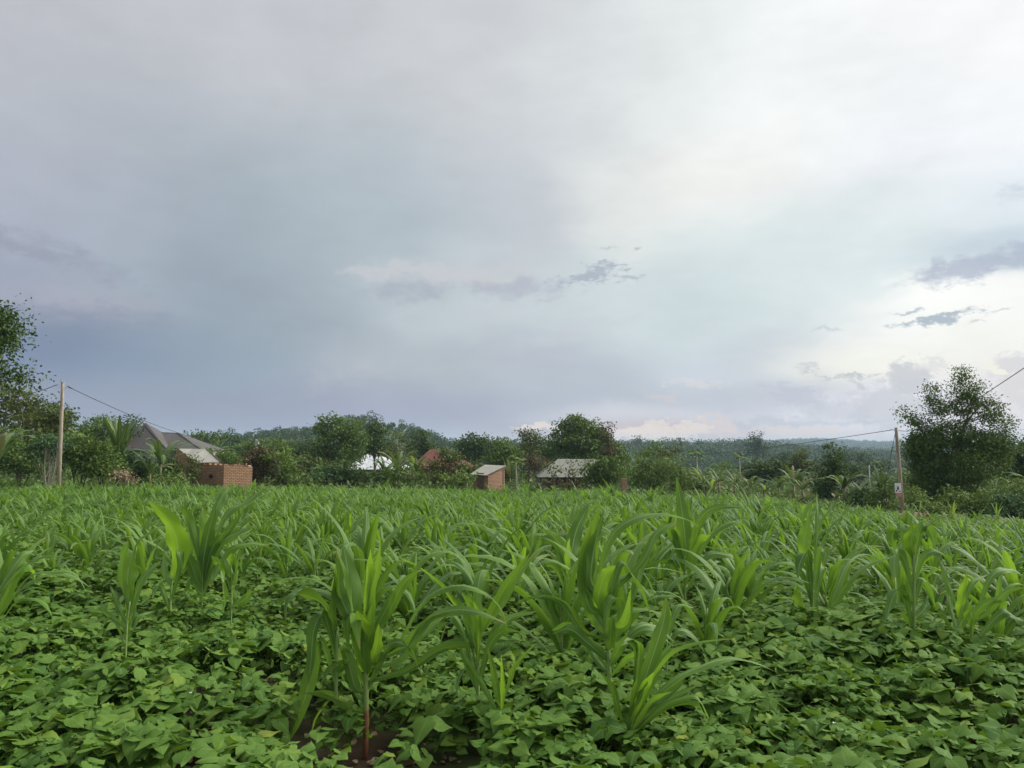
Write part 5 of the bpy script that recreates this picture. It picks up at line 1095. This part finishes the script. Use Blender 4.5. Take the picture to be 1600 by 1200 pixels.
# farmhouse with greenish grey roof
d = 66.; zg = gz1(at(880, d), d)-.3; O = Vector((at(885, d), d+3, zg)); ro = root('house', O, 'farmhouse with a patched grey-green metal roof and a dark doorway, centre right', 'house')
ze = zpx(745.5, d); rf = MB(); pyramid(rf, at(840, d), at(962, d), d, d+6, ze, (at(872, d+3), d+3, zpx(717, d+3)), (at(934, d+3), d+3, zpx(717.5, d+3))); rf.build('roof', 'roof_green_grey', ro, False).location = -O
m = MB(); m.box((at(901, d), d+3.2, (zg+ze)/2-.03), (at(958, d)-at(845, d)), 4.9, ze-zg-.08); m.build('wall', 'plaster_brown', ro, False).location = -O
m = MB(); m.box((at(891, d), d+.73, zg+1.05), 1.3, .14, 2.1); m.build('door', 'dark_inside', ro, False).location = -O  # no door leaf: near-black block painted as the shade inside the open doorway
w_ = MB(); w_.box((at(866, d), d+.73, zg+1.7), .8, .12, .7); wo_ = w_.build('window', 'dark_inside', ro, False); wo_.location = -O
# brick pillar
d = 57.; q = P(975, 748, d); m = MB(); zg = gz1(q[0], d)-.1; m.box((q[0], d, (zg+q[2])/2), .42, .42, q[2]-zg); m.box((q[0]+.5, d+.1, zg+.35), .8, .4, .7)
tag(m.build('brick_pillar', 'brick_pale', None, False), 'short brick pillar standing right of the farmhouse', 'pillar')
# small white gabled house down in the valley
d = 105.; zg = gz1(at(1345, d), d)-.2; O = Vector((at(1345, d), d+2, zg)); ro = root('house', O, 'small white gabled house in the valley left of the leaning pole', 'house')
m = MB(); xa, xb, xm = at(1334, d), at(1357, d), at(1344, d); ze = zpx(757, d); zp = zpx(745.5, d)
m.poly([(xa-.1, d-.2, ze), (xm, d-.2, zp), (xm, d+6, zp), (xa-.1, d+6, ze)][::-1], .06, udir=(0, 1, 0)); m.poly([(xm, d-.2, zp), (xb+.1, d-.2, ze-.1), (xb+.1, d+6, ze-.1), (xm, d+6, zp)][::-1], .06, udir=(0, 1, 0)); m.build('roof', 'roof_bright', ro, False).location = -O
m = MB(); m.box(((xa+xb)/2, d+3, (zg+ze)/2-.04), xb-xa, 5.6, ze-zg); m.poly([(xa+.1, d+.1, ze-.05), (xb-.1, d+.1, ze-.05), (xm+.01, d+.1, zp-.12), (xm-.01, d+.1, zp-.12)], .1); m.build('wall', 'plaster_pale', ro, False).location = -O
# ------------------------------------------------------------------ poles, wires, poster
def pole(label, bx, d, top, r0, r1, lean=(0, 0), mat='pole_wood', cross=False):
    Pt = P(top[0], top[1], d); Xb = P(bx, 700, d)[0]; zb = gz1(Xb, d)
    ro = root('utility_pole', (Xb, d, zb), label, 'utility pole', 'utility poles'); B = np.array((Xb, d, zb)); T = Pt-B
    m = MB(); C = [np.array((0, 0, -.4)), T*.5+np.array((0, 0, 0)), T*.85, T]; m.tube(C, (r0, (r0+r1)/2, r1*1.1, r1), 10); m.build('shaft', mat, ro)
    return ro, B, T
ro, B, T = pole('straight pale wooden power pole at the left edge of the field', 95, 43., (98, 598), .115, .085)
Tl = B+T
m = MB(); m.tube([T+(-.1, -.1, -.42), T+(-.14, -.12, -.5), T+(-.1, -.1, -.58)], .035, 6); m.build('insulator', 'steel', ro)
m = MB(); m.tube([T+(-.12, 0, -.12), T+(-.5, 0, -.15)], .01, 4); m.tube([T+(-.12, 0, -.30), T+(-.5, 0, -.15)], .01, 4); m.tube([T+(.1, 0, -.12), T+(.42, 0, -.18)], .01, 4); m.tube([T+(.1, 0, -.3), T+(.42, 0, -.18)], .01, 4); m.build('bracket', 'steel', ro)
m = MB(); m.tube([T+(0, 0, -.02), T+(0, 0, .03)], .095, 10); m.build('cap', 'pole_wood', ro)
def wire(label, p0, p1, sag, r=.014, n=26, thick0=0):
    p0, p1 = np.array(p0), np.array(p1); tt = np.linspace(0, 1, n); C = p0[None]*(1-tt)[:, None]+p1[None]*tt[:, None]; C[:, 2] -= sag*4*tt*(1-tt)
    O = Vector(p0); m = MB(); m.tube(C-np.array(O), r, 5)
    o = m.build('power_line', 'wire_black', None); o.location = O; return tag(o, label, 'power line', 'power lines')
wire('black power line running from the left pole leftwards into the tree', P(90, 601, 43), P(-160, 612, 40), .75, .017)
# far concrete post that carries the line on
dq = 118.; Pq = P(400.5, 686, dq); zb = gz1(Pq[0], dq); rq = root('utility_pole', (Pq[0], dq, zb), 'pale concrete post sticking up behind the rust-brown bush', 'utility pole', 'utility poles')
m = MB(); m.box((0, 0, (Pq[2]-zb)/2), .26, .26, Pq[2]-zb); m.build('shaft', 'concrete_post', rq, False); m = MB(); m.box((.28, 0, Pq[2]-zb-.55), .24, .3, .55); m.build('transformer_box', 'concrete_post', rq, False)
wire('long black power line sloping from the left pole over the grey roof', P(106, 604, 43), Pq+(0, -.1, -.3), 1.4, .018, 40)
m = MB(); p_ = P(106, 604, 43); e_ = P(112, 607, 43.5)
m.tube([p_, e_], .035, 6); m.build('clamp', 'wire_black', ro).location = -Vector(B)
ro2, B2, T2 = pole('leaning wooden power pole with a poster on the right', 1407, 40., (1400, 668), .10, .075)
m = MB(); m.tube([T2+(-.05, 0, -.14), T2+(-.2, 0, -.12), T2+(-.28, 0, -.08)], .02, 5); m.build('bracket', 'steel', ro2)
pA = P(1392.5, 672, 40); wire('power line from the leaning pole running left across the valley', pA, P(900, 706, 150), 1.3, .016, 40)
C = catmull([P(1404, 673, 40), P(1425, 672.5, 37), P(1480, 655, 31), P(1540, 615, 26), P(1600, 575, 22.5), P(1680, 520, 19), P(1790, 440, 16)], 50); m = MB(); m.tube(C-C[0], .013, 5)
o = m.build('power_line', 'wire_black', None); o.location = C[0]; tag(o, 'power line rising from the leaning pole behind the spiky tree to the right edge', 'power line', 'power lines')
wire('steel stay wire slanting down left from the leaning pole', P(1398.5, 678, 40), (P(1372, 740, 42)[0], 42., gz1(P(1372, 740, 42)[0], 42.)), 0, .014, 6)
# strain insulator hanging right of pole
# poster on the pole: paper with three dark portraits' shapes and a red strip
c = P(1403.6, 765, 39.85); rp = root('poster', c, 'faded white paper poster with dark figures and a red lower strip on the leaning pole', 'poster')
w0, h0 = .34, .70
def bent(m, x0, x1, z0, z1, y=0.):
    k = 6; V = []
    for i in range(k+1):
        x = x0+(x1-x0)*i/k; yy = y+.22*x*x*2
        V += [(x, yy, z0), (x, yy, z1)]
    m.add(V, [(2*i, 2*i+2, 2*i+3, 2*i+1) for i in range(k)])
    V2 = [(a_, b_+.004, c_) for a_, b_, c_ in V]; m.add(V2, [(2*i, 2*i+1, 2*i+3, 2*i+2) for i in range(k)])
m = MB(); bent(m, -w0/2, w0/2, -.17, .33); m.build('sheet', 'poster_white', rp)
m = MB(); bent(m, -w0/2+.02, w0/2, -.36, -.172, -.003); m.build('red_strip', 'poster_red', rp)
def oval(m, x, z, rx, rz, y): 
    a = np.linspace(0, 2*pi, 13)[:-1]; V = [(x, y+.44*x*x, z)]+[(x+rx*cos(t_), y+.44*(x+rx*cos(t_))**2, z+rz*sin(t_)) for t_ in a]
    m.add(V, [(0, 1+i, 1+(i+1) % 12, 1+(i+2) % 12) for i in range(0, 12, 2)])
m = MB(); oval(m, -.015, .13, .038, .05, -.008); oval(m, -.015, .05, .05, .075, -.0085); oval(m, -.09, -.06, .035, .05, -.008); oval(m, .075, -.09, .03, .05, -.008); m.build('printed_figures', 'poster_dark', rp)
m = MB(); m.tube([(.17, .03, .30), (.33, .03, .30)], .012, 5); m.tube([(.17, .03, .24), (.42, .03, .24)], .014, 5); m.tube([(.42, .03, .24), (.45, .03, .0)], .01, 5); m.tube([(-.17, .03, .28), (-.26, .03, .27), (-.27, .03, -.15), (-.18, .03, -.16)], .01, 5); m.build('frame_stick', 'timber', rp)
# thin far pole in the valley with a small wire
dq = 98.; Pq = P(1358, 727, dq); zb = gz1(Pq[0], dq); rq = root('utility_pole', (Pq[0], dq, zb), 'thin pale far pole beside the white gabled house', 'utility pole', 'utility poles')
m = MB(); m.tube([(0, 0, -.2), (0, 0, (Pq[2]-zb)*.6), (0, 0, Pq[2]-zb)], (.1, .085, .07), 7); m.build('shaft', 'concrete_post', rq); m = MB(); m.box((0, 0, Pq[2]-zb-.35), .3, .1, .12); m.build('crossarm', 'concrete_post', rq, False)
wire('small slack wire hanging between the far pole and the trees', Pq+(0, 0, -.4), P(1385, 727, 90), .6, .02, 14)
# soil banks at the right edge of the field
def heap(label, px, py, d, rx, ry, h, seed):
    rr = np.random.default_rng(seed); X = at(px, d); n = 28; k = 40; V = []; zb = gz1(X, d)
    for i in range(n):
        for j in range(k):
            a, rr_ = 2*pi*j/k, i/(n-1); x, y = X+cos(a)*rx*rr_, d+sin(a)*ry*rr_
            hh = h*(1-rr_**2)*(.55+.9*vnoise(x+9, y+4, 1.6)*1.0)+.12*h*(vnoise(x, y, 6.)-.5); V.append((x, y, float(gz(x, y))+hh-(.15 if i == n-1 else 0)))
    Fq = [(i*k+j, i*k+(j+1) % k, (i+1)*k+(j+1) % k, (i+1)*k+j) for i in range(n-1) for j in range(k)]
    return tag(mk('soil_heap', V, Fq, 'soil_heap'), label, 'soil heap', 'dug soil heaps')
heap('bank of dug brown soil around the foot of the leaning pole', 1395, 808, 38.8, 2.4, 1.0, .28, 1)
heap('low reddish soil bank right of the leaning pole', 1462, 812, 35.5, 1.9, .9, .30, 2)
heap('patch of bare red soil under the right-hand shrubs', 1570, 828, 30.5, 2.3, .9, .28, 3)
heap('small red soil hump at the field edge below the leaning pole', 1440, 828, 32.5, 1.2, .7, .22, 4)
#@@HAZE
# ------------------------------------------------------------------ haze: one even volume round everything
def haze():
    bpy.ops.mesh.primitive_cube_add(size=1); o = bpy.context.active_object; o.name = 'haze'; o.scale = (12000, 9000, 90); o.location = (0, 3000, 5); o['kind'] = 'stuff'
    o['label'] = 'thin bluish air between the camera and the far hills'; o['category'] = 'haze'
    m, k, out = newmat('haze_air'); v = k.new('ShaderNodeVolumePrincipled'); v.inputs['Color'].default_value = (.62, .78, 1.0, 1); v.inputs['Density'].default_value = HAZE; v.inputs['Anisotropy'].default_value = .0
    k.link(v.outputs[0], out.inputs['Volume']); o.data.materials.append(m)
HAZE = 0.00022
haze()
